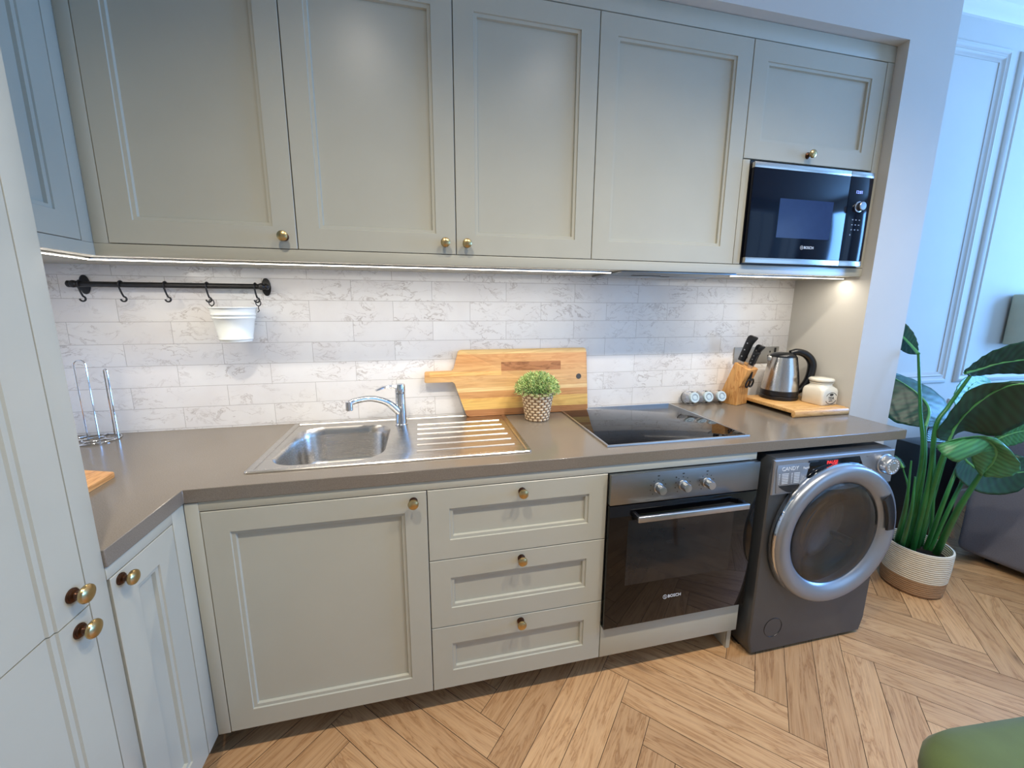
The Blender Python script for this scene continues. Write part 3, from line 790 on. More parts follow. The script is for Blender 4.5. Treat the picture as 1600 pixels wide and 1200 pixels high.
def bosch(x, y, z, s, parent):
    b = text_bm('BOSCH', s, MF((x + s * .35, y, z), X, Z, -Y))
    c = Vector((x - s * 1.95, y, z)); r = s * .47
    b.tube([c + Vector((r * math.cos(a * PI / 12), 0, r * math.sin(a * PI / 12))) for a in range(24)], s * .035, 5, True)
    b.box(c.x - s * .17, c.x - s * .12, y - .0004, y, z - s * .27, z + s * .27); b.box(c.x + s * .12, c.x + s * .17, y - .0004, y, z - s * .27, z + s * .27); b.box(c.x - s * .13, c.x + s * .13, y - .0004, y, z - s * .03, z + s * .03)
    obj('maker_lettering', b, WPRINT, parent)
bosch(1.512, YF - .0204, .333, .017, dr)

# ------------------------------------------------------------------ microwave
MX0, MX1, MZ0, MZ1 = 1.9135, 2.5120, 1.5635, 1.9490
t = thing('built_in_microwave', 'built-in microwave with blue-black glass front and steel strips, in the wall cabinet', 'microwave', (2.21, YU, MZ0))
b = B(); b.box(MX0 - .003, MX1 + .002, YU - .001, -.03, MZ0 - .003, MZ1 + .003); obj('microwave_body', b, BPLAST, t)
SPL = 2.3900
b = B(); b.box(MX0 + .001, SPL - .001, YU - .020, YU - .0012, MZ0 + .023, MZ1 - .027, .001); dr = obj('door_glass', b, MGLASS, t)
b = B(); b.box(2.050, 2.318, YU - .0206, YU - .0201, 1.667, 1.817); obj('door_window', b, MWIN, dr)
b = B(); b.box(SPL + .001, MX1 - .001, YU - .020, YU - .0012, MZ0 + .023, MZ1 - .027, .001); cpn = obj('control_panel', b, MGLASS, t)
for z0, z1 in ((MZ0 + .001, MZ0 + .0225), (MZ1 - .0265, MZ1 - .006)):
    for x0, x1 in ((MX0 + .001, SPL - .001), (SPL + .001, MX1 - .001)):
        b = B(); b.box(x0, x1, YU - .021, YU - .0012, z0, z1, .001); obj('steel_strip', b, STEELX, t)
b = B(); c = (2.4500, YU - .020, 1.806)
b.lathe([(.0220, .0), (.0220, .003), (.0200, .004), (.0180, .0045), (.0175, .018), (.0155, .020), (.0001, .0205)], c, -Y, 28); obj('dial', b, SATIN, cpn)
b = text_bm('12:01', .017, MF((2.4440, YU - .0204, 1.8635), X, Z, -Y)); obj('clock_digits', b, BLUELED, cpn)
b = B()
for r_ in range(3):
    for c_ in range(3):
        b.box(2.426 + c_ * .018, 2.433 + c_ * .018, YU - .0204, YU - .0200, 1.752 - r_ * .020, 1.756 - r_ * .020)
b.box(2.424, 2.429, YU - .0204, YU - .0200, 1.690, 1.696); obj('key_symbols', b, GPRINT, cpn)
bosch(2.215, YU - .0204, 1.632, .0155, dr)

# ------------------------------------------------------------------ washing machine
WX0, WX1, WY, WZ1 = 1.8615, 2.4570, -.620, .8448
t = thing('washing_machine', 'anthracite front-loading washing machine with a large round door, under the right end of the worktop', 'washing machine', ((WX0 + WX1) / 2, -.35, 0))
DC = Vector((2.180, WY, .520)); DR = .235; NSEG = 64
b = B()
cxw, czw, ww, hw = (WX0 + WX1) / 2, (WZ1 + .012) / 2, WX1 - WX0, WZ1 - .012
def rl(w, h, r, y, ph=0):
    """rounded rectangle of 64 points starting on the right"""
    out = []
    base = rrect(0, 0, w, h, r, 4)
    # resample by angle so it can be bridged with a circle
    P2 = base + [base[0]]
    for k in range(NSEG):
        a = 2 * PI * k / NSEG; d = Vector((math.cos(a), math.sin(a)))
        best = None
        for p, q in zip(P2[:-1], P2[1:]):
            e = Vector(q) - Vector(p); den = d.x * e.y - d.y * e.x
            if abs(den) < 1e-12: continue
            tt = (p[0] * e.y - p[1] * e.x) / den; ss = (p[0] * d.y - p[1] * d.x) / den
            if tt > 0 and -1e-6 <= ss <= 1 + 1e-6 and (best is None or tt < best): best = tt
        out.append(best * d)
    return out
def wl(w, h, r, y): return [(cxw + p.x, y, czw + p.y) for p in rl(w, h, r, y)]
def cl(r, y): return [(DC.x + r * math.cos(2 * PI * k / NSEG), y, DC.z + r * math.sin(2 * PI * k / NSEG)) for k in range(NSEG)]
b.loops([wl(ww, hw, .012, -.06), wl(ww, hw, .012, WY + .020), wl(ww - .008, hw - .005, .014, WY + .004), wl(ww - .020, hw - .012, .016, WY), cl(DR, WY), cl(DR, WY + .03), cl(DR - .03, WY + .035)], True, False)
obj('washer_body', b, WASH, t, angle=30)
b = B(); b.mat(0).lathe([(.205, .034), (.200, .06), (.215, .10), (.215, .33), (.18, .35), (.0001, .355)], DC, Y, 48, False, True)
for k in range(3):
    a = PI / 2 + k * 2 * PI / 3; c = DC + Vector((.19 * math.cos(a), .2, .19 * math.sin(a))); b.tube([c - Y * .1, c + Y * .12], .022, 8)
obj('drum', b, DRUM, t, angle=50)
# control fascia: sloping silver strip, drawer, display, dial
FZ = .7040
b = B()
fl = lambda ins, out: [(WX0 + .010 + ins, WY - out, FZ + ins * .3), (WX1 - .008 - ins, WY - out, FZ + ins * .3), (WX1 - .014 - ins, WY - out, WZ1 - .005 - ins), (WX0 + .008 + ins, WY - out, WZ1 - .005 - ins)]
b.loops([fl(0, -.004), fl(0, .004), fl(.004, .008)], True, True); fa = obj('control_fascia', b, WFASC, t)
b = B(); b.prism([(WX0 + .028, .7100), (WX0 + .150, .7180), (WX0 + .165, .8200), (WX0 + .022, .8200), (WX0 + .018, .80)], WY - .0105, WY - .0070, 'xz', .0015); dw = obj('detergent_drawer', b, WFASC, t)
b = B(); L = []
for f in range(13):
    a = f / 12; x = WX0 + .034 + a * .118; z = .738 - .028 * math.sin(PI * a)
    L.append([(x, WY - .0108, .7395), (x, WY - .0118, z)])
b.loops(L, closed=False); obj('drawer_grip', b, BPLAST, dw)
b = text_bm('CANDY', .0215, MF((WX0 + .078, WY - .0108, .8040), X, Z, -Y)); text_bm('Rapid', .0125, MF((WX0 + .150, WY - .0108, .8020), X, Z, -Y), b=b)
for r_ in range(7):
    for x_, w_ in ((.030, .006), (.044, .030), (.086, .006), (.098, .026)):
        b.box(WX0 + x_ + .0005 * r_, WX0 + x_ + w_, WY - .0110, WY - .0106, .784 - r_ * .0062, .7862 - r_ * .0062)
obj('maker_lettering', b, WPRINT, dw)
b = B(); b.prism([(2.020, .7640), (2.300, .7640), (2.262, .8270), (2.022, .8270)], WY - .0100, WY - .0078, 'xz', .0008); ds = obj('display', b, BGLASS, t)
b = text_bm('PAUSE', .0185, MF((2.132, WY - .0103, .8130), X, Z, -Y)); obj('red_digits', b, REDLED, ds)
b = B()
for k in range(10): b.box(2.045 + k * .022, 2.050 + k * .022, WY - .0104, WY - .0100, .790 - .01 * (k % 2), .7925 - .01 * (k % 2))
obj('key_symbols', b, GPRINT, ds)
b = B(); c = Vector((2.392, WY - .008, .786)); b.lathe([(.040, 0), (.040, .006), (.036, .008), (.0355, .030), (.033, .034), (.029, .0345), (.028, .0335), (.015, .0335), (.014, .0345), (.0001, .0345)], c, -Y, 40); dl = obj('program_dial', b, SATIN, t)
b = B()
for k in range(14):
    a = 2 * PI * k / 14; q = c + Vector((.0235 * math.cos(a), -.0342, .0235 * math.sin(a))); b.box(q.x - .002, q.x + .002, q.y - .0006, q.y + .001, q.z - .002, q.z + .002)
obj('dial_marks', b, WPRINT, dl)
b = text_bm('SMART', .009, MF((2.312, WY - .0082, .8220), X, Z, -Y)); obj('small_lettering', b, GPRINT, fa)
# door
b = B()
b.mat(1).lathe([(.284, .002), (.290, .006), (.290, .022), (.286, .030)], DC, -Y, 72, False, False)
b.mat(0).lathe([(.286, .030), (.283, .040), (.274, .0465), (.258, .0480), (.236, .0435), (.222, .0360), (.215, .0300), (.2115, .024)], DC, -Y, 72, False, False)
b.mat(2).lathe([(.2115, .026), (.210, .016), (.214, .004)], DC, -Y, 72, False, False)
dd = obj('washer_door', b, [WFASC, CHROME, BPLAST], t, angle=60)
b = B(); b.lathe([(.2110, .026), (.203, .030), (.180, .030), (.150, .020), (.100, .008), (.0001, .003)], DC, -Y, 64, False, False)
b.lathe([(.2110, .022), (.195, .024), (.168, .020), (.140, .010), (.095, -.001), (.0001, -.006)], DC, -Y, 64, False, False)
b.lathe([(.2110, .026), (.2110, .022)], DC, -Y, 64, False, False); obj('door_glass', b, GLASSW, dd, angle=80)
b = B(); L = []
for k in range(11):
    a = math.radians(-8 + k * 3.6 + 8)
    L.append([DC + Vector((r_ * math.cos(a), -o_, r_ * math.sin(a))) for r_, o_ in ((.222, .0470), (.228, .0520), (.262, .0505), (.268, .0470))])
b.loops(L, True, True); obj('door_grip', b, BPLAST, dd)
b = B(); c = Vector((1.975, WY, .118)); b.tube([c + Vector((.042 * math.cos(a * PI / 20), -.0004, .042 * math.sin(a * PI / 20))) for a in range(40)], .0011, 6, True); obj('filter_cap', b, BPLAST, t)
for x0 in (WX0 + .02, WX1 - .06):
    for y0 in (-.56, -.14):
        b = B(); b.box(x0, x0 + .04, y0, y0 + .04, 0, .014, .003); obj('foot', b, BPLAST, t)

# ------------------------------------------------------------------ things on the wall
RY, RZ = -.045, 1.4535
t = thing('hanging_rail', 'black iron hanging rail fixed to the tiled wall on the left', 'rail', (-.24, -.0005, RZ))
b = B(); b.tube([(-.528, RY, RZ), (.058, RY, RZ)], .0096, 14)
obj('rod', b, BLACK, t)
for x, sg in ((-.530, -1), (.052, 1)):
    b = B()
    poly = []
    for a in range(28):
        th = 2 * PI * a / 28; r_ = .0165 + .0035 * abs(math.cos(th)) ** .5 * 0 + .010 * abs(math.sin(th)) ** 3
        poly.append((x + r_ * math.cos(th) * .95, RZ + r_ * 1.28 * math.sin(th)))
    b.prism(poly, -.0060, -.0006, 'xz', .0015)
    b.lathe([(.0085, 0), (.0085, .030), (.0120, .036), (.0125, .050), (.0070, .056), (.0001, .057)], (x, -.004, RZ), -Y, 20)
    obj('bracket', b, BLACK, t)
    b = B(); b.lathe([(.0080, 0), (.0105, .003), (.0060, .006), (.0115, .012), (.0118, .018), (.0060, .023), (.0001, .024)], (x + sg * .001, RY, RZ), X * sg, 18); obj('finial', b, BLACK, t)
def hook(x, label, tw=0.0):
    t = thing('s_hook', label, 'hook', (x, RY, RZ), group='black hooks on the rail')
    pts = []
    for k in range(15):
        a = math.radians(200 - k * 17); pts.append(Vector((0, -.0122 * math.cos(a), .0122 * math.sin(a) + .0)))
    low = [Vector((0, -.0095, -.010)), Vector((tw * .3, -.005, -.028)), Vector((tw * .7, 0, -.042))]
    cx_ = Vector((tw, .0, -.050))
    for k in range(13):
        a = math.radians(60 - k * 20); low.append(cx_ + Vector((.0085 * math.cos(a) - .001, -.004, .0085 * math.sin(a))))
    b = B(); b.tube([Vector((x, RY, RZ)) + p for p in spline(pts + low, 60)], .0029, 8)
    obj('hook_wire', b, BLACK, t); return t
hook(-.515, 'black hook at the far left end of the wall rail, beside its left bracket', .004)
hook(-.397, 'empty black hook on the wall rail, second from the left', .006)
hook(-.262, 'empty black hook on the wall rail, third from the left', .006)
hook(-.130, 'black hook on the wall rail holding the left ear of the white bucket', .003)
hook(.029, 'black hook at the right end of the rail, holding the right ear of the bucket', .003)
t = thing('hanging_bucket', 'white enamelled metal bucket hanging from the black wall rail', 'bucket', (-.038, -.084, 1.252))
bc = (-.038, -.084, 1.252); RB = lambda z: .0505 + .0215 * z / .122
pr = []
for z in (0, .006, .010, .014, .060, .080, .086, .092, .098, .104, .112, .120): pr.append((RB(z) + (.0028 if z in (.010, .086, .098) else 0), z))
b = B(); b.lathe([(.0001, 0)] + pr + [(.0750, .1215), (.0758, .1235), (.0750, .1255), (.0725, .1245), (.0715, .120), (.0510, .004), (.0001, .004)], bc, Z, 48); obj('bucket_body', b, ENAMEL, t, angle=45)
for sx in (-1, 1):
    b = B(); xx = -.038 + sx * .077; b.tube([(xx + .0085 * math.cos(a * PI / 8), -.062, 1.393 + .0115 * math.sin(a * PI / 8)) for a in range(16)], .0019, 6, True)
    b.tube([(xx, -.062, 1.382), (xx, -.066, 1.374), (xx + sx * .004, -.070, 1.364), (xx - sx * .002, -.072, 1.358)], .0017, 6); obj('hanger_ear', b, BLACK, t)

# twin wall socket
t = thing('wall_socket', 'brushed steel switched socket on the tiled wall behind the knife block and kettle', 'socket', (2.357, 0, 1.139))
b = B(); b.box(2.218, 2.496, -.0065, -.0004, 1.097, 1.1815, .002); obj('face_plate', b, PLATE, t)
b = B(); b.box(2.262, 2.300, -.0105, -.0060, 1.122, 1.158, .002); obj('switch_surround', b, BPLAST, t)
b = B(); b.box(2.268, 2.282, -.0135, -.0100, 1.127, 1.153, .002); obj('rocker', b, REDSW, t)
for x in (2.345, 2.440):
    b = B()
    for px_, pz_ in ((0, .016), (-.011, -.006), (.011, -.006)): b.box(x + px_ - .0035, x + px_ + .0035, -.0069, -.0063, 1.139 + pz_ - .005, 1.139 + pz_ + .005)
    obj('pin_holes', b, BPLAST, t)
b = B(); b.box(2.466, 2.476, -.0110, -.0060, 1.150, 1.176, .002); obj('rocker', b, BPLAST, t)

# ------------------------------------------------------------------ on the worktop
# paddle board leaning on the tiles
BL = (1.10, -.047, H + .0005)
t = thing('paddle_board', 'large laminated wooden paddle board with a handle, leaning on the tiles behind the sink', 'chopping board', BL, local=True, rot=(-math.asin(.030 / .295), 0, 0))
def rounded(poly, rad, n=5):
    out = []; m = len(poly)
    for i in range(m):
        p0, p1, p2 = Vector(poly[i - 1]), Vector(poly[i]), Vector(poly[(i + 1) % m]); r = rad[i]
        a = (p0 - p1).normalized(); c = (p2 - p1).normalized(); s = p1 + a * r; e = p1 + c * r
        for k in range(n + 1):
            f = k / n; out.append(tuple((s * (1 - f) ** 2 + p1 * 2 * f * (1 - f) + e * f ** 2)))
    return out
bp = [(-.283, .002), (.288, .002), (.282, .298), (-.313, .298), (-.338, .208), (-.460, .207), (-.462, .158), (-.336, .158)]
bp = rounded(bp, [.012, .010, .018, .014, .006, .008, .008, .006])
b = B(); b.prism(bp, -.009, .009, 'xz', .0022); pb = obj('board_body', b, BOARDW, t)
b = B(); b.box(-.125, .155, -.0094, -.0088, .200, .240); obj('dark_stave', b, wood('dark_walnut_stave', rgb(182, 126, 82), rgb(140, 92, 56), 0, 0.9), t)
b = B(); b.box(-.440, -.125, -.0094, -.0088, .183, .2015); obj('pale_stave', b, wood('pale_sap_stave', rgb(240, 192, 120), rgb(216, 160, 92), 0, 0.9), t)
b = B(); b.lathe([(.0125, -.0002), (.0125, .0012), (.0095, .0014), (.0090, .0005), (.0001, .0005)], (.243, -.0090, .165), -Y, 24); obj('hanging_eyelet', b, plain('dull_steel_eyelet', rgb(96, 92, 88), 0.5, metal=.6), t)

# small herb pot
pc = Vector((1.114, -.138, H + .0005))
t = thing('herb_pot', 'small bushy green herb in a woven rush pot, in front of the paddle board', 'potted plant', pc, local=True)
b = B(); L = [(.0001, 0), (.050, 0)]
for k in range(25):
    z = .002 + k * .005; L.append((.0515 + .0205 * z / .125 + .0018 * math.sin(k * PI / 1), z))
L += [(.0725, .127), (.0690, .125), (.0660, .110), (.0001, .108)]
b.lathe(L, (0, 0, 0), Z, 56); obj('woven_pot', b, WICKER, t, angle=80)
b = B(); rn = random.Random(5)
b.lathe([(.0001, .109), (.060, .112), (.056, .118), (.0001, .122)], (0, 0, 0), Z, 24); b.mi = 0
obj('soil', b, SOIL, t)
b = B()
for k in range(3400):
    th = rn.random() * 2 * PI; ph = math.acos(1 - rn.random() * 1.12); rr = .58 + .42 * rn.random() ** .5
    d = Vector((math.sin(ph) * math.cos(th), math.sin(ph) * math.sin(th), math.cos(ph)))
    c = Vector((d.x * .097 * rr, max(-.083, min(.072, d.y * .083 * rr)), .124 + d.z * .082 * rr))
    dr_ = (d * .55 + Vector((rn.uniform(-1, 1), rn.uniform(-1, 1), rn.uniform(-.3, 1))) * .6).normalized(); s = dr_.cross(Vector((rn.uniform(-1, 1), rn.uniform(-1, 1), rn.uniform(-1, 1)))).normalized()
    ln = rn.uniform(.008, .0150); w = rn.uniform(.0012, .0023)
    up = dr_.cross(s) * w * .5
    b.mi = 0 if rn.random() < .72 else 1
    b.face([c - s * w * .4, c + dr_ * ln * .5 - s * w + up, c + dr_ * ln, c + dr_ * ln * .5 + s * w + up])
for k in range(70):
    th = rn.random() * 2 * PI; r_ = rn.uniform(.01, .05); c0 = Vector((r_ * math.cos(th), r_ * math.sin(th), .112)); c1 = Vector((r_ * 1.3 * math.cos(th), r_ * 1.3 * math.sin(th), .112 + rn.uniform(.05, .085))); b.mi = 1; b.tube([c0, c1], .0007, 4)
o = obj('sprigs', b, [HERB, HERBD], t, recalc=False); o['kind'] = 'stuff'

# chrome paper holder
hc = Vector((-.535, -.080, H + .0005))
t = thing('paper_towel_holder', 'empty chrome wire kitchen roll holder in the left corner of the worktop', 'paper towel holder', hc)
b = B(); b.tube([hc + Vector((.074 * math.cos(a * PI / 24), .066 * math.sin(a * PI / 24), .0030)) for a in range(48)], .0028, 8, True)
b.tube([hc + Vector((.030 * math.cos(a * PI / 16), .030 * math.sin(a * PI / 16), .0030)) for a in range(32)], .0024, 8, True)
for a in (0, PI / 2, PI, 3 * PI / 2): b.tube([hc + Vector((.030 * math.cos(a), .030 * math.sin(a), .003)), hc + Vector((.074 * math.cos(a), .066 * math.sin(a), .003))], .0022, 6)
obj('base_ring', b, CHROME, t)
def wire_loop(cx_, cy_, w, top, parent, nm):
    pts = [(cx_ - w, cy_, H + .003), (cx_ - w, cy_, H + top - w)]
    for k in range(1, 12): a = PI - PI * k / 12; pts.append((cx_ + w * math.cos(a), cy_, H + top - w + w * math.sin(a)))
    pts += [(cx_ + w, cy_, H + top - w), (cx_ + w, cy_, H + .003)]
    b = B(); b.tube(pts, .0024, 8); obj(nm, b, CHROME, parent)
wire_loop(-.5350, -.080, .0170, .292, t, 'upright_loop'); wire_loop(-.4640, -.080, .0050, .258, t, 'tension_arm')

# small board at the left
t = thing('small_chopping_board', 'corner of a small orange-brown wooden board lying on the worktop at the left', 'chopping board', (-.232, -.455, H + .0005), local=True)
b = B(); b.prism(rounded([(-.26, -.30), (.015, -.28), (0, 0), (-.26, .090)], [.02, .02, .006, .02]), 0, .014, 'xy', .002); obj('board_body', b, SMALLB, t)

# three spice jars lying with their lids to the front
def jar(x, label):
    t = thing('spice_jar', label, 'jar', (x, -.050, H + .0372), local=True, group='glass jars lying against the tiles', rot=(math.radians(-13), 0, 0))
    b = B(); b.lathe([(.0001, 0), (.026, 0), (.0315, .005), (.0330, .030), (.0318, .050), (.024, .060), (.0235, .066), (.0215, .066), (.0215, .060), (.0290, .049), (.0302, .030), (.0288, .007), (.0001, .003)], (0, .038, 0), -Y, 36); obj('glass_body', b, GLASS, t, angle=60)
    b = B(); b.lathe([(.0255, .0600), (.0262, .0615), (.0262, .0725), (.0245, .0745), (.0175, .0745), (.0165, .0730), (.0120, .0730), (.0110, .0742), (.0001, .0742)], (0, .038, 0), -Y, 36); l = obj('lid', b, LIDP, t)
    b = B(); b.tube([(.0145 * math.cos(a * PI / 16), .038 - .0737, .0145 * math.sin(a * PI / 16)) for a in range(32)], .0012, 6, True); obj('lid_ring', b, SATIN, l)
for x, lb in ((1.944, 'glass jar with a pale blue lid lying against the tiles, leftmost of three'), (2.024, 'glass jar with a pale blue lid lying against the tiles, middle of three'), (2.100, 'glass jar with a pale lid lying against the tiles, touching the knife block side')): jar(x, lb)

# knife block, knives, scissors
KL = Vector((2.188, -.054, H + .0005)); KR = math.radians(-72)
t = thing('knife_block', 'slanted orange-brown wooden knife block between the glass jars and the kettle', 'knife block', KL, local=True, rz=KR)
# local x = the way it leans
kp = [(-.052, 0), (.052, 0), (.052, .095), (.060, .102), (.090, .186), (.020, .216)]
b = B(); b.prism(rounded(kp, [.002, .004, .004, .003, .004, .004], 3), -.045, .045, 'xz', .0015); kb = obj('block_body', b, BLOCKW, t)
b = B()
ld = Vector((.072, 0, .216)).normalized(); nd = Vector((ld.z, 0, -ld.x))
for k in range(4):
    yy = -.030 + k * .020; c = Vector((.020, yy, .216)).lerp(Vector((.090, yy, .186)), .38); e = (Vector((.090, 0, .186)) - Vector((.020, 0, .216))).normalized()
    L_ = [c - e * .018, c + e * .018]; b.box(-.018, .018, -.0016, .0016, -.0006, .0004, M=MF(c, e, Y, ld))
obj('knife_slots', b, INK, kb)
KM = Matrix.Translation(KL) @ Matrix.Rotation(KR, 4, 'Z')
def knife(f, yy, length, s, label):
    """handle out of the slanted top, f along the top edge"""
    c = Vector((.020, yy, .216)).lerp(Vector((.090, yy, .186)), f)
    e = (Vector((.090, 0, .186)) - Vector((.020, 0, .216))).normalized(); a = Vector((.30, 0, .954)).normalized(); e = Vector((a.z, 0, -a.x))
    M = MF(c + a * .001, e, Y, a)
    t = thing('kitchen_knife', label, 'knife', KL, local=True, rz=KR, group='black-handled knives in the block')
    b = B(); b.box(-.013 * s, .013 * s, -.0012, .0012, .0, .018, M=M); obj('blade', b, STEELZ, t)
    L = []
    for z, w0, w1, th in ((.016, -.012, .013, .0085), (.030, -.012, .012, .0095), (.060, -.012, .0125, .010), (.085, -.012, .013, .010), (.100, -.012, .0175, .0095), (.110, -.011, .0215, .009), (.116, -.006, .0200, .006)):
        z = .016 + (z - .016) * length / .100
        L.append([M @ Vector(q) for q in ((w0 * s, -th * .6 * s, z), (w0 * s * .5, -th * s, z), (w1 * s * .5, -th * s, z), (w1 * s, -th * .6 * s, z), (w1 * s, th * .6 * s, z), (w1 * s * .5, th * s, z), (w0 * s * .5, th * s, z), (w0 * s, th * .6 * s, z))])
    b = B(); b.loops(L, True, True); h = obj('handle', b, BPLAST, t, angle=50)
    for k in range(3):
        z = .016 + length * (.18 + .26 * k); b = B(); b.lathe([(.0026 * s, -.0003), (.0026 * s, .0008), (.0001, .0009)], M @ Vector((-.001, -.0101 * s, z)), (M.to_3x3() @ Vector((0, -1, 0))), 10); obj('rivet', b, SATIN, h)
knife(.20, -.022, .132, 1.28, 'largest black-handled knife, standing highest in the knife block')
knife(.62, .020, .098, 1.15, 'shorter black-handled knife at the front of the knife block, beside the kettle')
knife(.80, -.012, .070, .85, 'small black-handled knife low in the knife block')
t = thing('kitchen_scissors', 'black-handled kitchen scissors tucked in the front face of the knife block', 'scissors', KL, local=True, rz=KR)
sc = Vector((.071, -.004, .112))
for sy in (-1, 1):
    b = B(); b.tube([sc + Vector((.010 + .004 * math.sin(a * PI / 10), sy * .016 + .0145 * math.cos(a * PI / 10), .004 + .020 * math.sin(a * PI / 10))) for a in range(20)], .0042, 8, True); obj('finger_loop', b, BPLAST, t)
b = B(); b.tube([sc + Vector((.006, 0, .018)), sc + Vector((.018, 0, .062))], [.009, .003], 8); obj('blade', b, BPLAST, t)

# bamboo board under kettle and canister
t = thing('bamboo_board', 'bamboo board with a rounded front lip under the kettle and the tea canister', 'chopping board', (2.40, -.20, H + .0005))
z0 = H + .0180
b = B(); b.box(2.246, 2.548, -.345, -.050, z0, z0 + .0165, .002); obj('board_body', b, BAMBOO, t)
b = B(); b.prism([(-.352 + .010 * math.cos(a * PI / 10), H + .0165 + .0165 * math.sin(a * PI / 10)) for a in range(20)], 2.244, 2.549, 'yz', .001); obj('front_lip', b, BAMBOO, t)
b = B(); b.box(2.250, 2.545, -.075, -.055, H + .0005, z0, .002); obj('rear_rest', b, BPLAST, t)
TB = z0 + .0165

# kettle
kc = Vector((2.392, -.132, TB + .0005)); 
t = thing('electric_kettle', 'brushed steel electric kettle with a big black handle on the bamboo board', 'kettle', kc, local=True, rz=math.radians(-25))
b = B(); b.lathe([(.0001, 0), (.080, 0), (.083, .004), (.083, .016), (.079, .019), (.079, .021), (.0815, .023), (.0815, .044), (.078, .046), (.0001, .046)], (0, 0, 0), Z, 56); obj('power_base', b, BPLAST, t)
b = B(); b.lathe([(.0780, .044), (.0795, .046), (.0780, .060), (.0745, .095), (.0690, .135), (.0620, .175), (.0560, .205), (.0545, .212)], (0, 0, 0), Z, 64, False, False); obj('steel_body', b, STEELZ, t)
b = B(); b.lathe([(.0558, .2095), (.0560, .215), (.0520, .222), (.0400, .229), (.018, .233), (.0001, .2335)], (0, 0, 0), Z, 48, False, True)
obj('lid', b, BPLAST, t)
b = B(); L = []
for z, x, w in ((.212, -.070, .006), (.200, -.072, .012), (.185, -.068, .013), (.160, -.062, .004)):
    L.append([(x, 0, z), (x + .016, w, z), (x + .030, w * 1.4, z), (x + .030, -w * 1.4, z), (x + .016, -w, z)])
b.loops(L, True, True); obj('spout', b, STEELZ, t)
hp = spline([(.030, 0, .229), (.060, 0, .236), (.100, 0, .222), (.128, 0, .185), (.130, 0, .135), (.120, 0, .090), (.098, 0, .052), (.078, 0, .034)], 40)
b = B(); L = []
for i, p in enumerate(hp):
    q = hp[min(i + 1, 39)] - hp[max(i - 1, 0)]; n_ = Vector((q.z, 0, -q.x)).normalized(); f = i / 39
    tw_ = .0140 + .005 * math.sin(PI * f); ww_ = .0165 + .003 * math.sin(PI * f)
    L.append([p + n_ * tw_ * math.cos(a * PI / 8) + Y * ww_ * math.sin(a * PI / 8) for a in range(16)])
b.loops(L, True, True); hd = obj('handle', b, BPLAST, t, angle=60)
b = B(); L = []
for z, r_ in ((.048, .0780), (.095, .0748), (.135, .0695), (.175, .0625), (.212, .0560)):
    ring = []
    for k in range(11):
        a = math.radians(-24 + 4.8 * k); ring.append((r_ * math.cos(a) * 1.0 + .0035, r_ * math.sin(a), z))
    ring += [(r_ - .012, r_ * .3, z), (r_ - .012, -r_ * .3, z)]
    L.append(ring)
b.loops(L, True, True); obj('rear_spine', b, BPLAST, t)

# tea canister
cc = Vector((2.489, -.262, TB + .0005))
t = thing('tea_canister', 'square cream ceramic canister marked TEA, with a round lid, on the bamboo board', 'canister', cc, local=True, rz=math.radians(3))
def sqr(s, r, z): return [(x, y, z) for x, y in rrect(0, 0, s, s, r, 5)]
b = B(); b.loops([sqr(.096, .010, 0), sqr(.102, .012, .003), sqr(.103, .012, .050), sqr(.103, .014, .066), sqr(.099, .020, .077), sqr(.093, .034, .084), sqr(.088, .0439, .089), sqr(.086, .0429, .097), sqr(.092, .0459, .100), sqr(.092, .0459, .104), sqr(.074, .0369, .105)], True, True)
obj('canister_body', b, CERAM, t, angle=50)
b = B(); b.lathe([(.036, .1050), (.047, .108), (.0505, .113), (.0500, .119), (.043, .124), (.0001, .127)], (0, 0, 0), Z, 48); obj('lid', b, CERAM, t, angle=50)
yl = -.0521
b = text_bm('TEA', .0205, MF((.004, yl, .0335), X, Z, -Y)); text_bm('QUALITY', .0060, MF((.004, yl, .0205), X, Z, -Y), b=b)
for a0, a1 in ((25, 155), (205, 335)):
    b.tube([(.004 + .034 * math.cos(math.radians(a0 + (a1 - a0) * k / 20)), yl, .034 + .027 * math.sin(math.radians(a0 + (a1 - a0) * k / 20))) for k in range(21)], .0011, 5)
b.prism([(.004 + .012 * math.cos(a * PI / 8), .0510 + .0055 * math.sin(a * PI / 8)) for a in range(16)], yl - .0003, yl + .0004, 'xz'); b.box(-.028, .034, yl - .0003, yl + .0004, .0045, .0055)
obj('printed_label', b, INK, t)


# ------------------------------------------------------------------ living side
# planter basket and large-leaved plant
qc = Vector((3.020, -.440, 0))
t = thing('floor_plant', 'tall green plant with broad paddle leaves, potted in a two-tone rope basket beside the pier', 'potted plant', qc, local=True)
b = B(); prof = [(.0001, .001), (.104, .001), (.113, .008)]
for k in range(29):
    z = .012 + k * .0078; prof.append((.1135 + .012 * math.sin(min(1, z / .20) * PI / 2), z))
prof += [(.1245, .236), (.1175, .236), (.1150, .22), (.108, .06), (.0001, .06)]
b.lathe(prof, (0, 0, 0), Z, 72); obj('rope_basket', b, ROPE, t, angle=80)
b = B(); b.lathe([(.0001, .185), (.07, .188), (.1135, .180), (.110, .15)], (0, 0, 0), Z, 40, True, False); obj('soil', b, SOIL, t)
def L3(px, py, y): return P(px, py, y) - qc
def ground(px, py):  # stalk foot on the soil
    d = CR @ Vector(((px - 798.124) / FPX, 1.0, -(py - 586.94) / FPX)); k = (.185 - CAM.z) / d.z; p = CAM + d * k - qc
    if Vector((p.x, p.y)).length > .085: s = .085 / Vector((p.x, p.y)).length; p.x *= s; p.y *= s
    p.z = .175; return p
def stalk(pts, r0, r1):
    q = spline(pts, 24); b = B(); b.tube(q, [r0 + (r1 - r0) * i / 23 for i in range(24)], 10); obj('stalk', b, STEM, t, angle=80); return q
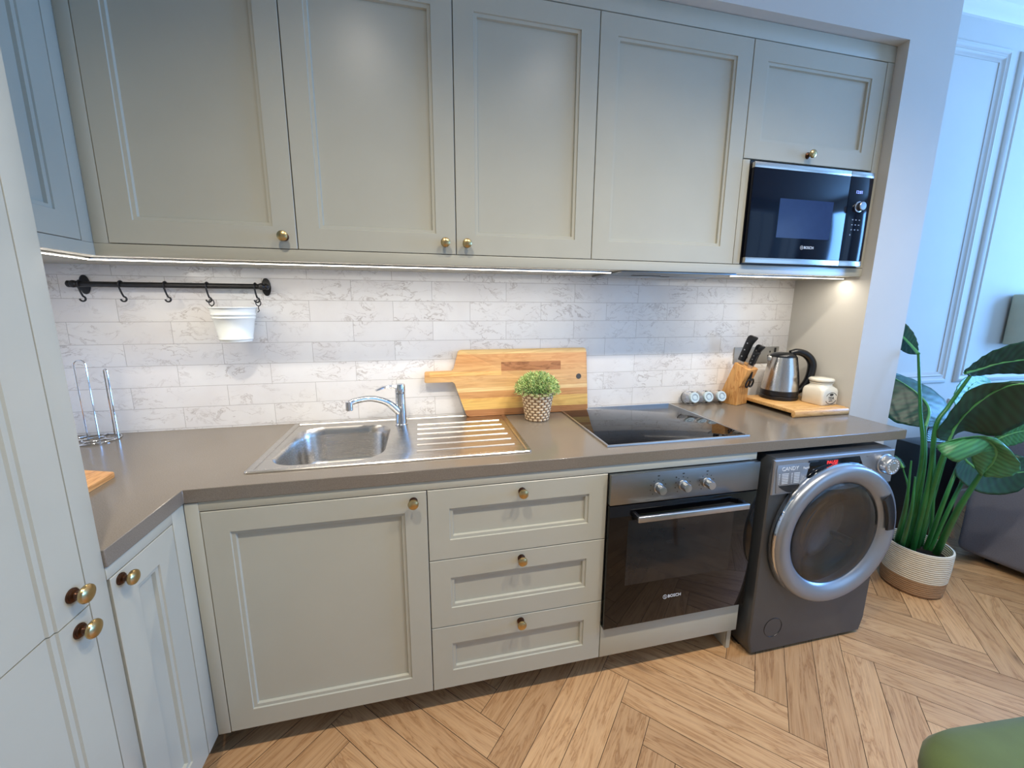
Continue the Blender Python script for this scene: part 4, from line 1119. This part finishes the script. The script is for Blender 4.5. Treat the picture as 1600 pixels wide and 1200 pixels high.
def leaf(left, mid, right, mat=None, n=26, m=9, curl=.0, nm='leaf'):
    """three splines from base to tip; the blade is skinned between them and given thickness"""
    A, C, D = spline(left, n), spline(mid, n), spline(right, n)
    bm = bmesh.new(); uvl = bm.loops.layers.uv.new('UVMap'); rows = []; uvs = {}
    for i in range(n):
        row = []
        up = (A[i] - D[i]).cross(C[min(i + 1, n - 1)] - C[max(i - 1, 0)])
        up = up.normalized() if up.length > 1e-9 else Vector((0, 0, 1))
        for j in range(-m, m + 1):
            f = abs(j) / m; e = A[i] if j < 0 else D[i]
            p = C[i].lerp(e, f) + up * (curl * math.sin(PI * f)) + up * (.0022 * math.sin(i * 2.1 + f * 3))
            v = bm.verts.new(p); row.append(v); uvs[v] = (i / n * .8, f)
        rows.append(row)
    for a, c in zip(rows[:-1], rows[1:]):
        for j in range(2 * m):
            f = bm.faces.new((a[j], a[j + 1], c[j + 1], c[j]))
            for lp in f.loops: lp[uvl].uv = uvs[lp.vert]
    me = bpy.data.meshes.new(nm); bm.to_mesh(me); bm.free(); me.materials.append(mat or LEAF); me.shade_smooth()
    o = bpy.data.objects.new(nm, me); COL.objects.link(o); o.parent = t; ROOT[o.name] = Vector((0, 0, 0))
    md = o.modifiers.new('thickness', 'SOLIDIFY'); md.thickness = .0016; md.offset = 0
    b = B(); b.tube(C, [.0058 * (1 - i / (n - 1)) + .0012 for i in range(n)], 8)
    obj('midrib', b, RIB, o, angle=80); return o
def LL(*a): return [L3(*p) for p in a]
# 1 small leaf at the top, tip behind the pier
stalk([ground(1412, 850), L3(1440, 720, -.47), L3(1438, 640, -.44), L3(1435, 553, -.40)], .010, .005)
leaf(LL((1435, 554, -.40), (1420, 553, -.34), (1405, 545, -.28), (1385, 528, -.22), (1372, 500, -.18)), LL((1435, 553, -.40), (1422, 538, -.34), (1406, 522, -.28), (1390, 508, -.22), (1371, 499, -.18)),
     LL((1435, 552, -.40), (1434, 535, -.36), (1424, 515, -.31), (1402, 497, -.25), (1372, 498, -.18)), LEAF)
# 2 broad leaf behind the left stalks
stalk([ground(1420, 855), L3(1443, 735, -.46), L3(1445, 665, -.42)], .011, .006)
leaf(LL((1446, 668, -.42), (1422, 665, -.37), (1392, 656, -.31), (1378, 630, -.25), (1366, 590, -.20), (1360, 575, -.18)),
     LL((1446, 667, -.42), (1452, 645, -.40), (1446, 628, -.36), (1425, 608, -.30), (1392, 588, -.22), (1360, 574, -.18)),
     LL((1447, 667, -.42), (1478, 664, -.38), (1484, 640, -.34), (1462, 612, -.28), (1415, 588, -.22), (1360, 573, -.18)), LEAF)
# 3 large dark leaf seen from below, to the right
stalk([ground(1432, 855), L3(1461, 750, -.52), L3(1482, 688, -.56)], .012, .007)
leaf(LL((1482, 690, -.56), (1462, 680, -.56), (1488, 640, -.60), (1520, 606, -.64), (1575, 596, -.70), (1640, 598, -.76), (1690, 625, -.80)),
     LL((1482, 688, -.56), (1494, 664, -.57), (1515, 640, -.61), (1550, 614, -.66), (1590, 600, -.72), (1640, 606, -.77), (1690, 626, -.80)),
     LL((1484, 689, -.56), (1502, 674, -.55), (1530, 678, -.57), (1560, 681, -.62), (1600, 662, -.68), (1650, 645, -.74), (1690, 628, -.80)), LEAF)
# 4 long bright leaf at the upper right
stalk([ground(1426, 860), L3(1452, 750, -.50), L3(1462, 668, -.50), L3(1482, 635, -.50), L3(1516, 587, -.52)], .011, .006)
leaf(LL((1514, 588, -.52), (1530, 587, -.52), (1560, 584, -.54), (1600, 584, -.58), (1650, 580, -.64), (1710, 560, -.70)),
     LL((1508, 583, -.52), (1530, 577, -.53), (1560, 568, -.56), (1600, 562, -.60), (1650, 556, -.65), (1710, 558, -.70)),
     LL((1506, 580, -.52), (1526, 564, -.54), (1552, 548, -.57), (1600, 533, -.62), (1650, 530, -.66), (1710, 556, -.70)), LEAF)
# 5 pale leaf behind
stalk([ground(1440, 850), L3(1470, 735, -.40), L3(1488, 680, -.36), L3(1496, 645, -.34)], .009, .005)
leaf(LL((1496, 646, -.34), (1490, 622, -.32), (1498, 600, -.30), (1512, 588, -.28), (1535, 585, -.26)),
     LL((1496, 645, -.34), (1505, 625, -.32), (1514, 607, -.30), (1526, 597, -.28), (1545, 592, -.25)),
     LL((1498, 646, -.34), (1522, 632, -.32), (1540, 612, -.30), (1548, 600, -.28), (1547, 594, -.25)), LEAFL)
# 6 pale leaf at the right, under the large dark one
stalk([ground(1452, 860), L3(1490, 780, -.48), L3(1530, 705, -.46), L3(1556, 690, -.46)], .009, .005)
leaf(LL((1550, 692, -.46), (1566, 698, -.48), (1590, 694, -.50), (1612, 682, -.52), (1640, 660, -.55)),
     LL((1552, 690, -.46), (1568, 682, -.48), (1590, 675, -.50), (1614, 671, -.52), (1640, 658, -.55)),
     LL((1552, 688, -.46), (1562, 668, -.48), (1586, 660, -.50), (1610, 655, -.52), (1640, 656, -.55)), LEAFL)
# 7 folded light leaf at the front right
stalk([ground(1462, 865), L3(1495, 800, -.60), L3(1532, 741, -.66)], .014, .008)
leaf(LL((1530, 742, -.66), (1519, 722, -.66), (1514, 704, -.68), (1498, 722, -.70), (1475, 712, -.68), (1462, 698, -.64)),
     LL((1533, 739, -.66), (1550, 722, -.69), (1556, 703, -.71), (1540, 686, -.71), (1508, 684, -.68), (1462, 696, -.64)),
     LL((1536, 744, -.66), (1570, 746, -.70), (1594, 734, -.73), (1586, 712, -.75), (1545, 682, -.72), (1464, 695, -.64)), LEAFL, curl=-.012)
# 8 dark drooping leaf behind it
stalk([ground(1446, 858), L3(1478, 775, -.50), L3(1503, 712, -.48)], .010, .006)
leaf(LL((1503, 712, -.48), (1492, 735, -.50), (1506, 756, -.53), (1540, 772, -.57), (1590, 768, -.61), (1625, 735, -.63)),
     LL((1503, 711, -.48), (1512, 722, -.50), (1530, 734, -.53), (1560, 740, -.57), (1595, 738, -.61), (1625, 733, -.63)),
     LL((1505, 710, -.48), (1525, 706, -.50), (1550, 704, -.53), (1580, 708, -.57), (1605, 716, -.61), (1626, 732, -.63)), LEAF)
# 9 little dark leaf beside the washing machine, 10 small dark leaf between the stalks
stalk([ground(1405, 852), L3(1419, 775, -.46), L3(1411, 731, -.44)], .006, .003)
leaf(LL((1411, 731, -.44), (1405, 732, -.43), (1400, 722, -.42), (1398, 712, -.41)), LL((1411, 731, -.44), (1408, 725, -.43), (1404, 718, -.42), (1398, 712, -.41)), LL((1412, 731, -.44), (1415, 729, -.43), (1408, 718, -.42), (1398, 711, -.41)), LEAF)
leaf(LL((1448, 690, -.40), (1448, 676, -.38), (1450, 668, -.36)), LL((1458, 692, -.40), (1465, 678, -.38), (1468, 664, -.36)), LL((1478, 692, -.40), (1488, 680, -.38), (1484, 664, -.36)), LEAF)
stalk([ground(1458, 858), L3(1458, 780, -.44), L3(1460, 690, -.40)], .009, .005)
for a in ((1400, 848, 1424, 720, -.50), (1408, 858, 1430, 745, -.52), (1416, 845, 1436, 735, -.44), (1436, 848, 1452, 770, -.47)):
    stalk([ground(a[0], a[1]), L3((a[0] + a[2]) / 2 + 4, (a[1] + a[3]) / 2, a[4]), L3(a[2], a[3], a[4])], .010, .003)

# black cabinet behind the plant
t = thing('black_box', 'tall matt black box standing against the wall behind the plant', 'box', (3.60, -.09, 0))
b = B(); b.box(3.45, 3.76, -.17, -.01, 0.02, .60, .006); obj('box_body', b, BPLAST, t)
b = B(); b.box(3.465, 3.745, -.176, -.170, .05, .585, .002); obj('front_grille', b, BLACK, t)
b = B(); b.box(3.47, 3.74, -.16, -.02, 0.0, .021, .004); obj('plinth', b, BPLAST, t)

# sofa
SR = math.radians(11)
t = thing('grey_sofa', 'grey fabric sofa, its wide arm turned to the camera at the right edge', 'sofa', (3.545, -.315, 0), local=True, rz=SR)
b = B(); b.box(.03, 1.9, -.92, -.02, .05, .34, .02, 3); obj('sofa_base', b, SOFA, t)
b = B(); b.box(0, .20, -.95, 0, .045, .600, .035, 4); obj('arm', b, SOFA, t)
b = B(); b.box(.19, 1.9, -.22, 0, .30, .80, .05, 4); obj('backrest', b, SOFA, t)
b = B(); b.box(.21, 1.1, -.93, -.23, .335, .47, .04, 4); obj('seat_cushion', b, SOFA, t)
for x in (.10, 1.78):
    for y in (-.84, -.14): b = B(); b.box(x, x + .05, y, y + .05, 0, .055, .003); obj('leg', b, BPLAST, t)
b = B(); b.box(-.24, .24, -.09, .09, -.22, .22, .08, 4); 
b.xf(Matrix.Translation((.50, -.36, .705)) @ Matrix.Rotation(.35, 4, 'X')); solo('sofa_cushion', b, SOFAD, 'dark grey scatter cushion leaning on the sofa back at the right edge', 'cushion', angle=80)
bpy.data.objects['sofa_cushion'].location = (3.545, -.315, 0); bpy.data.objects['sofa_cushion'].rotation_euler = (0, 0, SR)

# beige lamp box on the far wall
t = thing('wall_light', 'beige linen box wall light on the panelled far wall, at the right edge', 'wall light', (4.58, FW, 1.32))
b = B(); b.box(4.38, 4.78, FW - .13, FW - .012, 1.155, 1.480, .010, 3); obj('linen_shade', b, BEIGE, t)
b = B(); b.box(4.44, 4.72, FW - .013, FW - .001, 1.20, 1.44, .002); obj('back_plate', b, SATIN, t)

# green stool at the lower right
gx = Vector((1.845, -1.505, 0))
t = thing('green_seat', 'green velvet rounded seat in the lower right corner', 'stool', gx, local=True, rz=math.radians(-5))
b = B(); b.loops([[(x, y, z) for x, y in rrect(0, 0, w, w, r, 8)] for w, r, z in ((.44, .12, .375), (.50, .13, .385), (.535, .14, .415), (.535, .14, .445), (.51, .135, .472), (.45, .12, .487), (.36, .10, .492))], True, True); obj('seat_cushion', b, GREENV, t, angle=80)
for sx in (-1, 1):
    for sy in (-1, 1): b = B(); b.tube([(sx * .17, sy * .17, .38), (sx * .20, sy * .20, 0)], [.017, .010], 12); obj('leg', b, BLOCKW, t)

# ceiling downlights
DLW = ['lit, above the left end of the kitchen', 'lit, above the middle of the kitchen', 'lit, above the oven end of the kitchen']
for k, (dx, dy) in enumerate(DOWNLIGHTS):
    t = thing('ceiling_downlight', 'small round recessed ceiling downlight, ' + DLW[k], 'ceiling light', (dx, dy, CZ), group='recessed ceiling downlights')
    b = B(); b.lathe([(.048, -.001), (.048, -.005), (.036, -.007), (.033, -.001)], (dx, dy, CZ), Z, 28, False, False); obj('rim', b, ENAMEL, t)
    b = B(); b.lathe([(.033, -.002), (.0001, -.002)], (dx, dy, CZ), Z, 24, False, False); obj('lens', b, LAMPM, t)
